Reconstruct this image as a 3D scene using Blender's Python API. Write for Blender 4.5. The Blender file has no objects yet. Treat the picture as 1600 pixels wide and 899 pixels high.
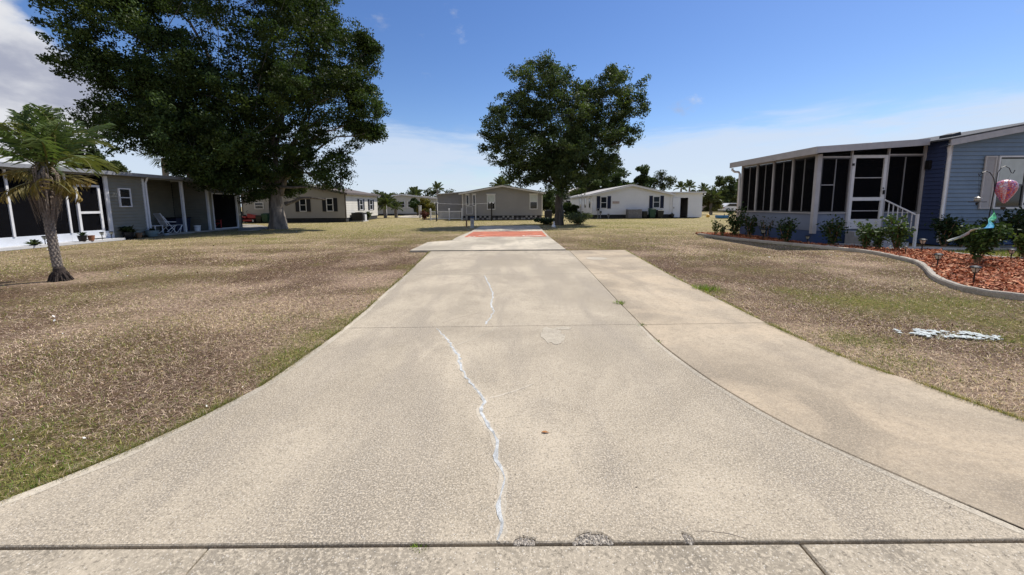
import bpy, bmesh, math, random
import numpy as np
from mathutils import Vector, Matrix
from math import radians, sin, cos, pi

rng = np.random.default_rng(7)
random.seed(7)
SC = bpy.context.scene
COL = SC.collection

# ------------------------------------------------------------------ camera
CAM_H = 1.45
FOC, PCX, PCY = 600.0, 800.0, 392.0            # focal length and principal point, in pixels of a 1600 x 899 frame
PITCH, ROLL = math.atan(72 / 600.0), 0.007
cd = bpy.data.cameras.new('camera'); cam = bpy.data.objects.new('camera', cd); COL.objects.link(cam)
cd.sensor_width = 36; cd.sensor_fit = 'HORIZONTAL'; cd.lens = 36 * FOC / 1600
cd.shift_y = -(449.5 - PCY) / 1600
cd.clip_start = 0.05; cd.clip_end = 3000
cam.matrix_world = Matrix.Translation((0, 0, CAM_H)) @ Matrix.Rotation(pi / 2 - PITCH, 4, 'X') @ Matrix.Rotation(-ROLL, 4, 'Z')
SC.camera = cam

def ray(px, py):
    return cam.matrix_world.to_3x3() @ Vector(((px - PCX) / FOC, -(py - PCY) / FOC, -1.0))
def G(px, py, z=0.0):                           # surveyed spot on the ground
    d = ray(px, py); t = (z - CAM_H) / d.z
    return Vector((d.x * t, d.y * t, z))
def PY(px, py, Y):                              # surveyed spot on a plane at depth Y
    d = ray(px, py); t = Y / d.y
    return Vector((d.x * t, Y, CAM_H + d.z * t))
def PX(px, py, X):
    d = ray(px, py); t = X / d.x
    return Vector((X, d.y * t, CAM_H + d.z * t))

# ------------------------------------------------------------------ light
SUN_AZ, SUN_EL = radians(57), radians(56)       # azimuth clockwise from +Y
sdir = Vector((sin(SUN_AZ) * cos(SUN_EL), cos(SUN_AZ) * cos(SUN_EL), sin(SUN_EL)))
sl = bpy.data.lights.new('sun', 'SUN'); so = bpy.data.objects.new('sun', sl); COL.objects.link(so)
sl.energy = 5.0; sl.angle = radians(0.55); sl.color = (1.0, 0.95, 0.87)
so.rotation_euler = sdir.to_track_quat('Z', 'Y').to_euler(); so.location = (20, 15, 40)

W = bpy.data.worlds.new('World'); SC.world = W; W.use_nodes = True
def build_world():
    nt = W.node_tree; N = nt.nodes; L = nt.links; N.clear()
    out = N.new('ShaderNodeOutputWorld'); bg = N.new('ShaderNodeBackground')
    sky = N.new('ShaderNodeTexSky'); sky.sky_type = 'NISHITA'; sky.sun_disc = False
    sky.sun_elevation = SUN_EL; sky.sun_rotation = SUN_AZ
    sky.air_density = 1.0; sky.dust_density = 0.25; sky.ozone_density = 3.0; sky.altitude = 0
    hs = N.new('ShaderNodeHueSaturation'); hs.inputs['Saturation'].default_value = 1.20; hs.inputs['Hue'].default_value = .511
    L.new(sky.outputs[0], hs.inputs['Color'])
    tc = N.new('ShaderNodeTexCoord'); sep = N.new('ShaderNodeSeparateXYZ'); L.new(tc.outputs['Generated'], sep.inputs[0])
    def math_(op, a, b=None, clamp=False):
        n = N.new('ShaderNodeMath'); n.operation = op; n.use_clamp = clamp
        for i, v in enumerate((a, b)):
            if v is None: continue
            if isinstance(v, (int, float)): n.inputs[i].default_value = v
            else: L.new(v, n.inputs[i])
        return n.outputs[0]
    def ramp(v, a, b, lo=0.0, hi=1.0):
        n = N.new('ShaderNodeMapRange'); n.interpolation_type = 'SMOOTHSTEP'
        n.inputs[1].default_value = a; n.inputs[2].default_value = b; n.inputs[3].default_value = lo; n.inputs[4].default_value = hi
        L.new(v, n.inputs[0]); return n.outputs[0]
    def noise_(vec, scale, detail=6, rough=.55, dist=0.0):
        n = N.new('ShaderNodeTexNoise'); n.inputs['Scale'].default_value = scale; n.inputs['Detail'].default_value = detail
        n.inputs['Roughness'].default_value = rough; n.inputs['Distortion'].default_value = dist
        L.new(vec, n.inputs['Vector']); return n.outputs['Fac']
    def mapping(loc, scl):
        m = N.new('ShaderNodeMapping'); m.inputs['Location'].default_value = loc; m.inputs['Scale'].default_value = scl
        L.new(tc.outputs['Generated'], m.inputs['Vector']); return m.outputs[0]
    z = sep.outputs['Z']
    az = math_('ARCTAN2', sep.outputs['X'], sep.outputs['Y'])
    # low bank of thin cloud all round the horizon
    nb = noise_(mapping((3.1, .4, 0), (1.0, 1.0, 6.0)), 3.4, 8, .6, .35)
    cov = ramp(z, .10, .26, .30, -.30)
    bank = ramp(math_('ADD', nb, cov), .40, .80, 0, .85)
    bank = math_('MULTIPLY', bank, ramp(z, .20, .30, 1, 0))
    # heaped cloud towards the west, thinning out eastwards
    nc = noise_(mapping((.35, 1.9, .25), (1, 1, 1.9)), 3.3, 9, .55, .25)
    covw = ramp(az, -.98, -.66, .17, -.26)
    cum = ramp(math_('ADD', nc, covw), .48, .60, 0, 1)
    # stray wisps overhead
    nw = noise_(mapping((7.3, 2.2, 1.1), (1, 1, 1.6)), 5.0, 8, .6, .2)
    wisp = ramp(nw, .63, .78, 0, .7)
    cl = math_('MAXIMUM', math_('MAXIMUM', bank, cum), wisp)
    # shading of the heaps
    ns = noise_(mapping((.35, 1.93, .31), (1, 1, 2.2)), 4.6, 7, .55, .2)
    sh = ramp(ns, .36, .60, 0, 1)
    mixc = N.new('ShaderNodeMix'); mixc.data_type = 'RGBA'
    mixc.inputs['A'].default_value = (2.9, 3.1, 3.9, 1); mixc.inputs['B'].default_value = (5.7, 5.8, 6.1, 1)
    L.new(sh, mixc.inputs['Factor'])
    mixb = N.new('ShaderNodeMix'); mixb.data_type = 'RGBA'; mixb.inputs['B'].default_value = (4.9, 5.6, 6.7, 1)
    L.new(mixc.outputs['Result'], mixb.inputs['A']); L.new(ramp(math_('SUBTRACT', bank, cum), -.1, .3), mixb.inputs['Factor'])
    mx = N.new('ShaderNodeMix'); mx.data_type = 'RGBA'
    L.new(cl, mx.inputs['Factor']); L.new(hs.outputs[0], mx.inputs['A']); L.new(mixb.outputs['Result'], mx.inputs['B'])
    L.new(mx.outputs['Result'], bg.inputs['Color']); bg.inputs['Strength'].default_value = 0.12
    L.new(bg.outputs[0], out.inputs['Surface'])
build_world()
SC.view_settings.view_transform = 'Standard'; SC.view_settings.look = 'None'
SC.view_settings.exposure = 0.16; SC.view_settings.gamma = 1.0; SC.view_settings.use_curve_mapping = False
SC.cycles.max_bounces = 6; SC.cycles.transparent_max_bounces = 12

# ------------------------------------------------------------------ materials
MATS = {}
def nodes(name):
    m = bpy.data.materials.new(name); m.use_nodes = True
    nt = m.node_tree; b = nt.nodes['Principled BSDF']; return m, nt.nodes, nt.links, b
def mixrgb(N, L, fac, a, b, blend='MIX'):
    n = N.new('ShaderNodeMix'); n.data_type = 'RGBA'; n.blend_type = blend
    for key, v in (('Factor', fac), ('A', a), ('B', b)):
        if isinstance(v, (int, float)): n.inputs[key].default_value = v
        elif isinstance(v, tuple): n.inputs[key].default_value = (*v[:3], 1)
        else: L.new(v, n.inputs[key])
    return n.outputs['Result']
def texnoise(N, L, vec, scale, detail=5, rough=.6, dist=0):
    n = N.new('ShaderNodeTexNoise'); n.inputs['Scale'].default_value = scale; n.inputs['Detail'].default_value = detail
    n.inputs['Roughness'].default_value = rough; n.inputs['Distortion'].default_value = dist
    if vec is not None: L.new(vec, n.inputs['Vector'])
    return n.outputs['Fac']
def smooth(N, L, v, a, b, lo=0., hi=1.):
    n = N.new('ShaderNodeMapRange'); n.interpolation_type = 'SMOOTHSTEP'
    for i, q in enumerate((a, b, lo, hi)): n.inputs[i + 1].default_value = q
    L.new(v, n.inputs[0]); return n.outputs[0]
def mathn(N, L, op, a, b):
    n = N.new('ShaderNodeMath'); n.operation = op
    for i, v in enumerate((a, b)):
        if isinstance(v, (int, float)): n.inputs[i].default_value = v
        else: L.new(v, n.inputs[i])
    return n.outputs[0]
def worldpos(N, L, scl=(1, 1, 1)):
    g = N.new('ShaderNodeNewGeometry'); m = N.new('ShaderNodeMapping'); m.inputs['Scale'].default_value = scl
    L.new(g.outputs['Position'], m.inputs['Vector']); return m.outputs[0]
def M(name, col, rough=.7, var=.12, scale=3.0, bump=0.0, bscale=60., spec=.35, metal=0., streak=False, dirt=0.0):
    if name in MATS: return MATS[name]
    m, N, L, b = nodes(name)
    p = worldpos(N, L, (1, 1, .25) if streak else (1, 1, 1))
    n1 = texnoise(N, L, p, scale, 6, .62)
    lo = tuple(c * (1 - var) for c in col); hi = tuple(min(1, c * (1 + var)) for c in col)
    c = mixrgb(N, L, smooth(N, L, n1, .3, .7), lo, hi)
    if dirt:
        n2 = texnoise(N, L, worldpos(N, L, (2, 2, .5)), scale * 2.3, 7, .7)
        c = mixrgb(N, L, smooth(N, L, n2, .52, .78, 0, dirt), c, tuple(x * .45 + .02 for x in col))
    L.new(c, b.inputs['Base Color'])
    b.inputs['Roughness'].default_value = rough; b.inputs['Specular IOR Level'].default_value = spec; b.inputs['Metallic'].default_value = metal
    if bump:
        bn = N.new('ShaderNodeBump'); bn.inputs['Strength'].default_value = bump; bn.inputs['Distance'].default_value = .01
        L.new(texnoise(N, L, worldpos(N, L), bscale, 4, .6), bn.inputs['Height']); L.new(bn.outputs[0], b.inputs['Normal'])
    MATS[name] = m; return m
def MV(name, rough=.6, trans=.0, spec=.25, tint=None):          # colour comes from a per-piece attribute
    if name in MATS: return MATS[name]
    m, N, L, b = nodes(name)
    a = N.new('ShaderNodeAttribute'); a.attribute_name = 'col'
    L.new(a.outputs['Color'], b.inputs['Base Color']); b.inputs['Roughness'].default_value = rough; b.inputs['Specular IOR Level'].default_value = spec
    if trans:
        t = N.new('ShaderNodeBsdfTranslucent'); mx = N.new('ShaderNodeMixShader'); mx.inputs[0].default_value = trans
        tcol = mixrgb(N, L, 1.0, a.outputs['Color'], (1.5, 1.6, .6), 'MULTIPLY'); L.new(tcol, t.inputs['Color'])
        L.new(b.outputs[0], mx.inputs[1]); L.new(t.outputs[0], mx.inputs[2]); L.new(mx.outputs[0], N['Material Output'].inputs['Surface'])
    MATS[name] = m; return m
def Mconcrete(name, col, stain=.55, speck=1.0, sscale=150., brush=0.0, warm=None, patch=.55):
    if name in MATS: return MATS[name]
    m, N, L, b = nodes(name)
    p = worldpos(N, L)
    n1 = texnoise(N, L, p, .55, 5, .62, .4); n2 = texnoise(N, L, p, 2.2, 7, .68, .2)
    nl = texnoise(N, L, worldpos(N, L, (1.6, .28, 1)), 1.3, 5, .6, .5)
    c = mixrgb(N, L, smooth(N, L, n1, .32, .66), tuple(x * .64 for x in col), tuple(x * 1.25 for x in col))
    c = mixrgb(N, L, smooth(N, L, n2, .46, .72, 0, stain), c, tuple(x * .60 for x in col))
    c = mixrgb(N, L, smooth(N, L, nl, .44, .66, 0, patch), c, tuple(x * y for x, y in zip(col, (.63, .64, .68))))
    nw = texnoise(N, L, p, 1.1, 4, .6, .8)
    if warm: c = mixrgb(N, L, smooth(N, L, nw, .42, .70, 0, .75), c, warm)
    # exposed sand and shell grains, two sizes
    sp = texnoise(N, L, p, sscale * .62, 3, .75)
    c = mixrgb(N, L, smooth(N, L, sp, .46, .62, 0, .80 * speck), c, tuple(min(.9, x * 1.45) for x in col))
    sp2 = texnoise(N, L, p, sscale * .40, 4, .85)
    c = mixrgb(N, L, smooth(N, L, sp2, .52, .64, 0, .72 * speck), c, tuple(x * .40 for x in col))
    sp3 = texnoise(N, L, p, 17, 6, .8)
    c = mixrgb(N, L, smooth(N, L, sp3, .48, .70, 0, .6), c, tuple(x * .62 for x in col))
    v = N.new('ShaderNodeTexVoronoi'); v.inputs['Scale'].default_value = sscale * .5; L.new(p, v.inputs['Vector'])
    c = mixrgb(N, L, smooth(N, L, v.outputs['Distance'], .10, .24, .55 * speck, 0), c, (.66, .62, .55))
    if brush:
        nbr = texnoise(N, L, worldpos(N, L, (6, 60, 1)), 3, 4, .7)
        c = mixrgb(N, L, smooth(N, L, nbr, .45, .75, 0, brush), c, tuple(x * .72 for x in col))
    L.new(c, b.inputs['Base Color']); b.inputs['Roughness'].default_value = .88; b.inputs['Specular IOR Level'].default_value = .2
    bn = N.new('ShaderNodeBump'); bn.inputs['Strength'].default_value = .55; bn.inputs['Distance'].default_value = .004
    L.new(mathn(N, L, 'ADD', texnoise(N, L, p, sscale * .8, 4, .7), mathn(N, L, 'MULTIPLY', n2, 2.0)), bn.inputs['Height']); L.new(bn.outputs[0], b.inputs['Normal'])
    MATS[name] = m; return m
def Mglass(name='window_glass', col=(.012, .015, .018), rough=.06):
    if name in MATS: return MATS[name]
    m, N, L, b = nodes(name)
    b.inputs['Base Color'].default_value = (*col, 1); b.inputs['Roughness'].default_value = rough; b.inputs['Specular IOR Level'].default_value = .55
    bn = N.new('ShaderNodeBump'); bn.inputs['Strength'].default_value = .05
    L.new(texnoise(N, L, worldpos(N, L), 3, 2), bn.inputs['Height']); L.new(bn.outputs[0], b.inputs['Normal'])
    MATS[name] = m; return m
def Mscreen():
    if 'insect_screen' in MATS: return MATS['insect_screen']
    m, N, L, b = nodes('insect_screen')
    n = texnoise(N, L, worldpos(N, L), 2.5, 3)
    L.new(mixrgb(N, L, n, (.003, .003, .004), (.007, .007, .009)), b.inputs['Base Color']); b.inputs['Roughness'].default_value = .9; b.inputs['Specular IOR Level'].default_value = .05
    t = N.new('ShaderNodeBsdfTransparent'); mx = N.new('ShaderNodeMixShader'); mx.inputs[0].default_value = .16
    L.new(b.outputs[0], mx.inputs[1]); L.new(t.outputs[0], mx.inputs[2]); L.new(mx.outputs[0], N['Material Output'].inputs['Surface'])
    MATS['insect_screen'] = m; return m

WHITE = M('white_paint', (.64, .64, .65), .5, .06, 4, dirt=.25)
TRIM = M('trim_aluminium', (.40, .39, .40), .45, .08, 3, dirt=.35)
BLACK = M('black_metal', (.012, .012, .013), .45, .1)
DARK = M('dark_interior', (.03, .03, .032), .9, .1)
WOOD = M('weathered_wood', (.22, .13, .07), .8, .25, 9, .3, streak=True)
SHUTTER = M('navy_shutter', (.018, .022, .045), .55, .1)
BLKSHUT = M('black_shutter', (.014, .014, .016), .55, .1)
BLIND = M('window_blind', (.50, .54, .52), .7, .08, 3)
GLASS = Mglass()
SCREEN = Mscreen()

# ------------------------------------------------------------------ mesh helpers
ROOT = {}
def tag(o, label=None, cat=None, group=None, kind=None):
    if label: o['label'] = label
    if cat: o['category'] = cat
    if group: o['group'] = group
    if kind: o['kind'] = kind
    return o
def thing(name, loc, label, cat, group=None, rz=0.0):
    o = bpy.data.objects.new(name, None); COL.objects.link(o); o.location = loc; o.rotation_euler.z = rz
    o.empty_display_size = .2
    ROOT[o.name] = Vector(loc); return tag(o, label, cat, group)
def link(name, me, mat, parent=None, kind=None):
    o = bpy.data.objects.new(name, me); COL.objects.link(o)
    if mat is not None and len(me.materials) == 0: me.materials.append(mat)
    if parent is not None:
        o.parent = parent; ROOT[o.name] = ROOT.get(parent.name, Vector((0, 0, 0)))
    else: ROOT[o.name] = Vector((0, 0, 0))
    if kind: o['kind'] = kind
    return o
def copy_tree(o, parent=None):
    c = o.copy(); COL.objects.link(c); c.parent = parent
    for ch in o.children: copy_tree(ch, c)
    return c
class Fr:                                       # wall frame: u along the wall, n outwards, z up
    def __init__(s, x, y, ux, uy):
        l = math.hypot(ux, uy); s.o = Vector((x, y, 0)); s.u = Vector((ux / l, uy / l, 0)); s.n = Vector((uy / l, -ux / l, 0))
    def __call__(s, u, n, z): return s.o + s.u * u + s.n * n + Vector((0, 0, z))
WORLD = Fr(0, 0, 1, 0)
class MB:
    def __init__(s): s.v = []; s.f = []
    def add(s, vs, fs):
        k = len(s.v); s.v += [tuple(v) for v in vs]; s.f += [tuple(i + k for i in f) for f in fs]; return s
    def box(s, x0, x1, y0, y1, z0, z1):
        return s.add([(x, y, z) for z in (z0, z1) for y in (y0, y1) for x in (x0, x1)],
                     [(0, 2, 3, 1), (4, 5, 7, 6), (0, 1, 5, 4), (2, 6, 7, 3), (0, 4, 6, 2), (1, 3, 7, 5)])
    def fbox(s, fr, u0, u1, n0, n1, z0, z1):
        return s.add([fr(u, n, z) for z in (z0, z1) for n in (n0, n1) for u in (u0, u1)],
                     [(0, 1, 3, 2), (4, 6, 7, 5), (0, 4, 5, 1), (2, 3, 7, 6), (0, 2, 6, 4), (1, 5, 7, 3)])
    def poly(s, pts): return s.add(pts, [tuple(range(len(pts)))])
    def prism(s, pts, z0, z1, cham=0.0):        # pts: counter-clockwise xy outline
        n = len(pts); P = [Vector((p[0], p[1])) for p in pts]
        A = sum(P[i].x * P[(i + 1) % n].y - P[(i + 1) % n].x * P[i].y for i in range(n))
        if A < 0: P.reverse()
        ins = []
        for i in range(n):
            a, b, c = P[i - 1], P[i], P[(i + 1) % n]
            e1 = (b - a).normalized(); e2 = (c - b).normalized()
            q = Vector((-e1.y - e2.y, e1.x + e2.x))
            q = q.normalized() if q.length > 1e-6 else Vector((-e1.y, e1.x))
            ins.append(b + q * cham)
        rings = [[(p.x, p.y, z0) for p in P], [(p.x, p.y, z1 - cham * .8) for p in P]]
        if cham: rings.append([(p.x, p.y, z1) for p in ins])
        vs = [v for r in rings for v in r]; fs = [tuple(reversed(range(n)))]
        for k in range(len(rings) - 1):
            for i in range(n):
                j = (i + 1) % n; fs.append((k * n + i, k * n + j, (k + 1) * n + j, (k + 1) * n + i))
        t = (len(rings) - 1) * n; fs.append(tuple(range(t, t + n)))
        return s.add(vs, fs)
    def fprism(s, fr, uz, n0, n1):              # outline in the wall plane, extruded along n
        n = len(uz); A = sum(uz[i][0] * uz[(i + 1) % n][1] - uz[(i + 1) % n][0] * uz[i][1] for i in range(n))
        if A < 0: uz = list(reversed(uz))
        vs = [fr(u, n1, z) for u, z in uz] + [fr(u, n0, z) for u, z in uz]
        fs = [tuple(range(n)), tuple(reversed(range(n, 2 * n)))] + [(j, i, n + i, n + j) for i in range(n) for j in ((i + 1) % n,)]
        return s.add(vs, fs)
    def tube(s, pts, rad, sides=8, cap=True):
        pts = [Vector(p) for p in pts]; k = len(pts)
        if not hasattr(rad, '__len__'): rad = [rad] * k
        vs = []; ref = None
        for i, p in enumerate(pts):
            t = (pts[min(i + 1, k - 1)] - pts[max(i - 1, 0)]).normalized()
            if ref is None: ref = Vector((1, 0, 0)) if abs(t.x) < .8 else Vector((0, 1, 0))
            a = (ref - t * ref.dot(t)).normalized(); b = t.cross(a); ref = a
            for j in range(sides):
                th = 2 * pi * j / sides; vs.append(p + (a * cos(th) + b * sin(th)) * rad[i])
        fs = [(i * sides + j, i * sides + (j + 1) % sides, (i + 1) * sides + (j + 1) % sides, (i + 1) * sides + j) for i in range(k - 1) for j in range(sides)]
        if cap: fs += [tuple(reversed(range(sides))), tuple(range((k - 1) * sides, k * sides))]
        return s.add(vs, fs)
    def lathe(s, c, prof, sides=20):            # prof: (radius, z)
        vs = []; k = len(prof)
        for r, z in prof:
            for j in range(sides):
                th = 2 * pi * j / sides; vs.append((c[0] + r * cos(th), c[1] + r * sin(th), c[2] + z))
        fs = [(i * sides + j, i * sides + (j + 1) % sides, (i + 1) * sides + (j + 1) % sides, (i + 1) * sides + j) for i in range(k - 1) for j in range(sides)]
        fs += [tuple(reversed(range(sides))), tuple(range((k - 1) * sides, k * sides))]
        return s.add(vs, fs)
    def build(s, name, mat, parent=None, kind=None, smooth=False, bevel=0.0):
        me = bpy.data.meshes.new(name)
        off = ROOT.get(parent.name, Vector((0, 0, 0))) if parent is not None else Vector((0, 0, 0))
        me.from_pydata([(v[0] - off.x, v[1] - off.y, v[2] - off.z) for v in s.v], [], s.f); me.update()
        if smooth: me.polygons.foreach_set('use_smooth', [True] * len(me.polygons))
        o = link(name, me, mat, parent, kind)
        if bevel:
            md = o.modifiers.new('edge', 'BEVEL'); md.width = bevel; md.segments = 2; md.limit_method = 'ANGLE'
        return o
def np_mesh(name, verts, faces, cols, mat, parent=None, kind=None):
    me = bpy.data.meshes.new(name)
    off = ROOT.get(parent.name, Vector((0, 0, 0))) if parent is not None else Vector((0, 0, 0))
    v = np.asarray(verts, dtype=np.float32) - np.array(off, dtype=np.float32)
    f = np.asarray(faces, dtype=np.int32)
    me.vertices.add(len(v)); me.vertices.foreach_set('co', v.ravel())
    me.loops.add(f.size); me.loops.foreach_set('vertex_index', f.ravel())
    me.polygons.add(len(f)); me.polygons.foreach_set('loop_start', np.arange(0, f.size, f.shape[1], dtype=np.int32))
    me.update(calc_edges=True)
    if cols is not None:
        at = me.color_attributes.new('col', 'FLOAT_COLOR', 'POINT')
        c = np.ones((len(v), 4), dtype=np.float32); c[:, :3] = cols; at.data.foreach_set('color', c.ravel())
    return link(name, me, mat, parent, kind)

# smooth value noise for placement and colour patches
_tab = rng.random((256, 256))
def vnoise(x, y, sc, seed=0):
    x = np.asarray(x) * sc + seed * 17.3; y = np.asarray(y) * sc + seed * 9.7
    xi = np.floor(x).astype(int); yi = np.floor(y).astype(int); fx = x - xi; fy = y - yi
    fx = fx * fx * (3 - 2 * fx); fy = fy * fy * (3 - 2 * fy)
    g = lambda a, b: _tab[a % 256, b % 256]
    return (g(xi, yi) * (1 - fx) + g(xi + 1, yi) * fx) * (1 - fy) + (g(xi, yi + 1) * (1 - fx) + g(xi + 1, yi + 1) * fx) * fy
def fbm(x, y, sc, seed=0, octv=4):
    t = 0; a = .5; s = 0
    for k in range(octv): t = t + a * vnoise(x, y, sc * 2 ** k, seed + k); s += a; a *= .55
    return t / s
def inside(x, y, poly):
    r = np.zeros(len(x), bool); n = len(poly)
    for i in range(n):
        x1, y1 = poly[i][0], poly[i][1]; x2, y2 = poly[(i + 1) % n][0], poly[(i + 1) % n][1]
        if y1 == y2: continue
        c = ((y1 > y) != (y2 > y)) & (x < (x2 - x1) * (y - y1) / (y2 - y1) + x1); r ^= c
    return r

# ================================================================== THE SETTING
V2 = lambda l: [(p.x, p.y) for p in (G(*q) for q in l)]
LE = [(672, 393), (633, 430), (600, 458), (574, 482), (536, 513), (463, 565), (418, 596), (378, 618), (294, 660), (240, 685), (169, 716), (67, 756), (0, 781), (-80, 813), (-185, 858)]
SE = [(889.5, 391.5), (925, 427.5), (968, 473), (1002, 507), (1027, 532), (1050, 551), (1101, 588), (1153, 620), (1205, 650), (1263, 680), (1350, 719), (1445, 760), (1600, 826), (1638, 843)]
RE = [(977, 390.5), (1041, 426), (1088, 450), (1150, 480), (1198, 504), (1256, 531), (1325, 560), (1373, 578), (1428, 594), (1497, 620), (1600, 655), (1720, 694), (1900, 750), (2250, 838)]
def dens(pts, step=.25):                        # resample and roughen an outline a little
    out = []
    for a, b in zip(pts[:-1], pts[1:]):
        n = max(1, int(math.dist(a, b) / step))
        out += [(a[0] + (b[0] - a[0]) * k / n, a[1] + (b[1] - a[1]) * k / n) for k in range(n)]
    return out + [pts[-1]]
def smoothline(pts, it=2):
    for _ in range(it):
        q = [pts[0]]
        for a, b in zip(pts[:-1], pts[1:]):
            q += [(a[0] * .75 + b[0] * .25, a[1] * .75 + b[1] * .25), (a[0] * .25 + b[0] * .75, a[1] * .25 + b[1] * .75)]
        pts = q + [pts[-1]]
    return pts
def rough(pts, amp, seed):
    return [(x + (float(vnoise(x, y, 6, seed)) - .5) * amp, y + (float(vnoise(x, y, 6, seed + 5)) - .5) * amp) for x, y in pts]
wl, ws, wr = V2(LE), V2(SE), V2(RE)
YS = 1.495                                      # street joint
wl[-1] = (wl[-1][0], YS); ws[-1] = (ws[-1][0], YS); wr[-1] = (wr[-1][0], YS)
lA, lB, lC = wl[:2], wl[1:5], smoothline(wl[4:], 1)
sA, sB, sC = ws[:2], ws[1:4], smoothline(ws[3:], 2)
rA, rB, rC = wr[:2], wr[1:5], smoothline(wr[4:], 1)
CONC = Mconcrete('driveway_concrete', (.368, .316, .240), .70, 1.3, 170, patch=.9)
CONW = Mconcrete('driveway_extension_concrete', (.378, .314, .230), .6, .7, 190, brush=.6, warm=(.52, .415, .29))
CONG = Mconcrete('gutter_concrete', (.345, .298, .228), .8, 1.1, 120)
CONP = Mconcrete('pad_concrete', (.45, .40, .315), .75, .35, 190)

driveway = thing('driveway', (0, 0, 0), 'long cracked concrete driveway of jointed slabs between the two lawns', None); driveway['kind'] = 'structure'
def notch(px0, px1, dy, seed):                  # broken bite out of the slab's street edge
    a, b = G(px0, 855).x, G(px1, 855).x; r = random.Random(seed); n = 7
    return [(a + (b - a) * k / n + r.uniform(-.01, .01), YS + dy * (sin(pi * min(1, max(0, k / n))) ** .5) * r.uniform(.7, 1.15)) for k in range(1, n)], (a, b)
bites = [(803, 836, .030, 3), (897, 960, .048, 5), (1077, 1089, .05, 8)]
near = [wl[-1]]
for bb in bites:
    pts, (a, b) = notch(*bb); near += [(a, YS)] + pts + [(b, YS)]
near.append(ws[-1])
def slab(name, outline, mat, gap=.005, ztop=0.0, thick=.11, cham=.006):
    n = len(outline); A = sum(outline[i][0] * outline[(i + 1) % n][1] - outline[(i + 1) % n][0] * outline[i][1] for i in range(n))
    o = outline if A > 0 else list(reversed(outline)); q = []
    for i in range(n):
        a, b, c = Vector(o[i - 1]), Vector(o[i]), Vector(o[(i + 1) % n]); e1 = (b - a).normalized(); e2 = (c - b).normalized()
        m = Vector((-e1.y - e2.y, e1.x + e2.x)); m = m.normalized() if m.length > 1e-5 else Vector((-e1.y, e1.x))
        p = b + m * gap; q.append((p.x, p.y))
    return MB().prism(q, ztop - thick, ztop, cham).build(name, mat, driveway)
slab('slab', rough(dens(list(reversed(lA))), .006, 1) + dens(sA), CONC, gap=.003)
slab('slab', rough(dens(list(reversed(lB))), .010, 2) + dens(sB), CONC, gap=.003)
slab('slab', rough(dens(list(reversed(lC)), .08), .030, 3)[1:] + dens(sC) + list(reversed(near))[1:], CONC, gap=.006)
slab('slab', dens(list(reversed(sA))) + rough(dens(rA), .006, 4), CONW, gap=.006, ztop=-.003)
slab('slab', dens(list(reversed(sB))) + rough(dens(rB), .010, 5), CONW, gap=.006, ztop=-.004)
slab('slab', dens(list(reversed(sC))) + rough(dens(rC, .08), .026, 6), CONW, gap=.007, ztop=-.004)
# street gutter slabs
gx = [-9.0, -5.6, G(322, 857).x, G(1252, 849).x, 3.9, 9.0]
for a, b in zip(gx[:-1], gx[1:]):
    slab('gutter_slab', [(a, .62), (b, .62), (b, YS), (a, YS)], CONG, gap=.006, ztop=-.006, cham=.010)
# far parking pad
PADZ = .03
pad_out = [G(*q, PADZ) for q in [(640, 391.5), (668, 378.5), (706, 375.5), (712, 371.5), (737, 357.0), (754, 352), (841, 352), (849, 360), (859, 371), (884, 389.5)]]
pa = [(p.x, p.y) for p in pad_out]
cutY1 = pa[3][1]
padA = [pa[0], (1.72, pa[0][1] + .02), (1.66, cutY1), pa[3], pa[2], pa[1]]
padB = [pa[3], (1.66, cutY1), (1.72, 20.7), (-2.22, 20.7)]
padC = [(-2.22, 20.7), (1.72, 20.7), (1.82, 26.2), (-2.1, 26.2)]
for nm, o in (('pad_slab', padA), ('pad_slab', padB), ('pad_slab', padC)): slab(nm, o, CONP, gap=.004, ztop=PADZ, thick=.16, cham=.008)
RED = M('red_floor_paint', (.42, .135, .075), .8, .25, 2.0, .2, 120, dirt=.4)
MB().prism([(-2.12, cutY1 + .22), (1.55, cutY1 + .22), (1.60, 20.5), (-2.05, 20.5)], PADZ + .001, PADZ + .005).build('painted_rectangle', RED, driveway)
PALE = M('worn_pale_paint', (.66, .62, .54), .8, .1, 6)
r = random.Random(4)
for k in range(9):
    cx, cy = r.uniform(-1.9, -1.2) if k < 5 else r.uniform(.5, 1.4), cutY1 + r.uniform(.35, 1.0)
    a, b = r.uniform(.06, .2), r.uniform(.05, .14)
    MB().prism([(cx + a * cos(t) * r.uniform(.6, 1.1), cy + b * sin(t) * r.uniform(.6, 1.1)) for t in np.linspace(0, 2 * pi, 10)[:-1]], PADZ + .0055, PADZ + .008).build('worn_spot', PALE, driveway)
MB().prism([(-1.25, cutY1 + .36), (-1.22, cutY1 + .30), (1.45, cutY1 + .55), (1.43, cutY1 + .62), (.8, cutY1 + .95), (.75, cutY1 + .88), (1.2, cutY1 + .60)], PADZ + .0055, PADZ + .0085).build('worn_spot', PALE, driveway)
# pale round patch on the extension and a pale blotch on the driveway
def blot(px, py, rx, ry, seed, name, mat, z=.0015, lobes=.2):
    c = G(px, py); r = random.Random(seed)
    MB().prism([(c.x + rx * cos(t) * (1 + r.uniform(-lobes, lobes)), c.y + ry * sin(t) * (1 + r.uniform(-lobes, lobes))) for t in np.linspace(0, 2 * pi, 25)[:-1]], z - .004, z).build(name, mat, driveway)
LIGHTC = Mconcrete('bleached_concrete', (.43, .38, .30), .4, .8, 150, patch=.2)
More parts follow.
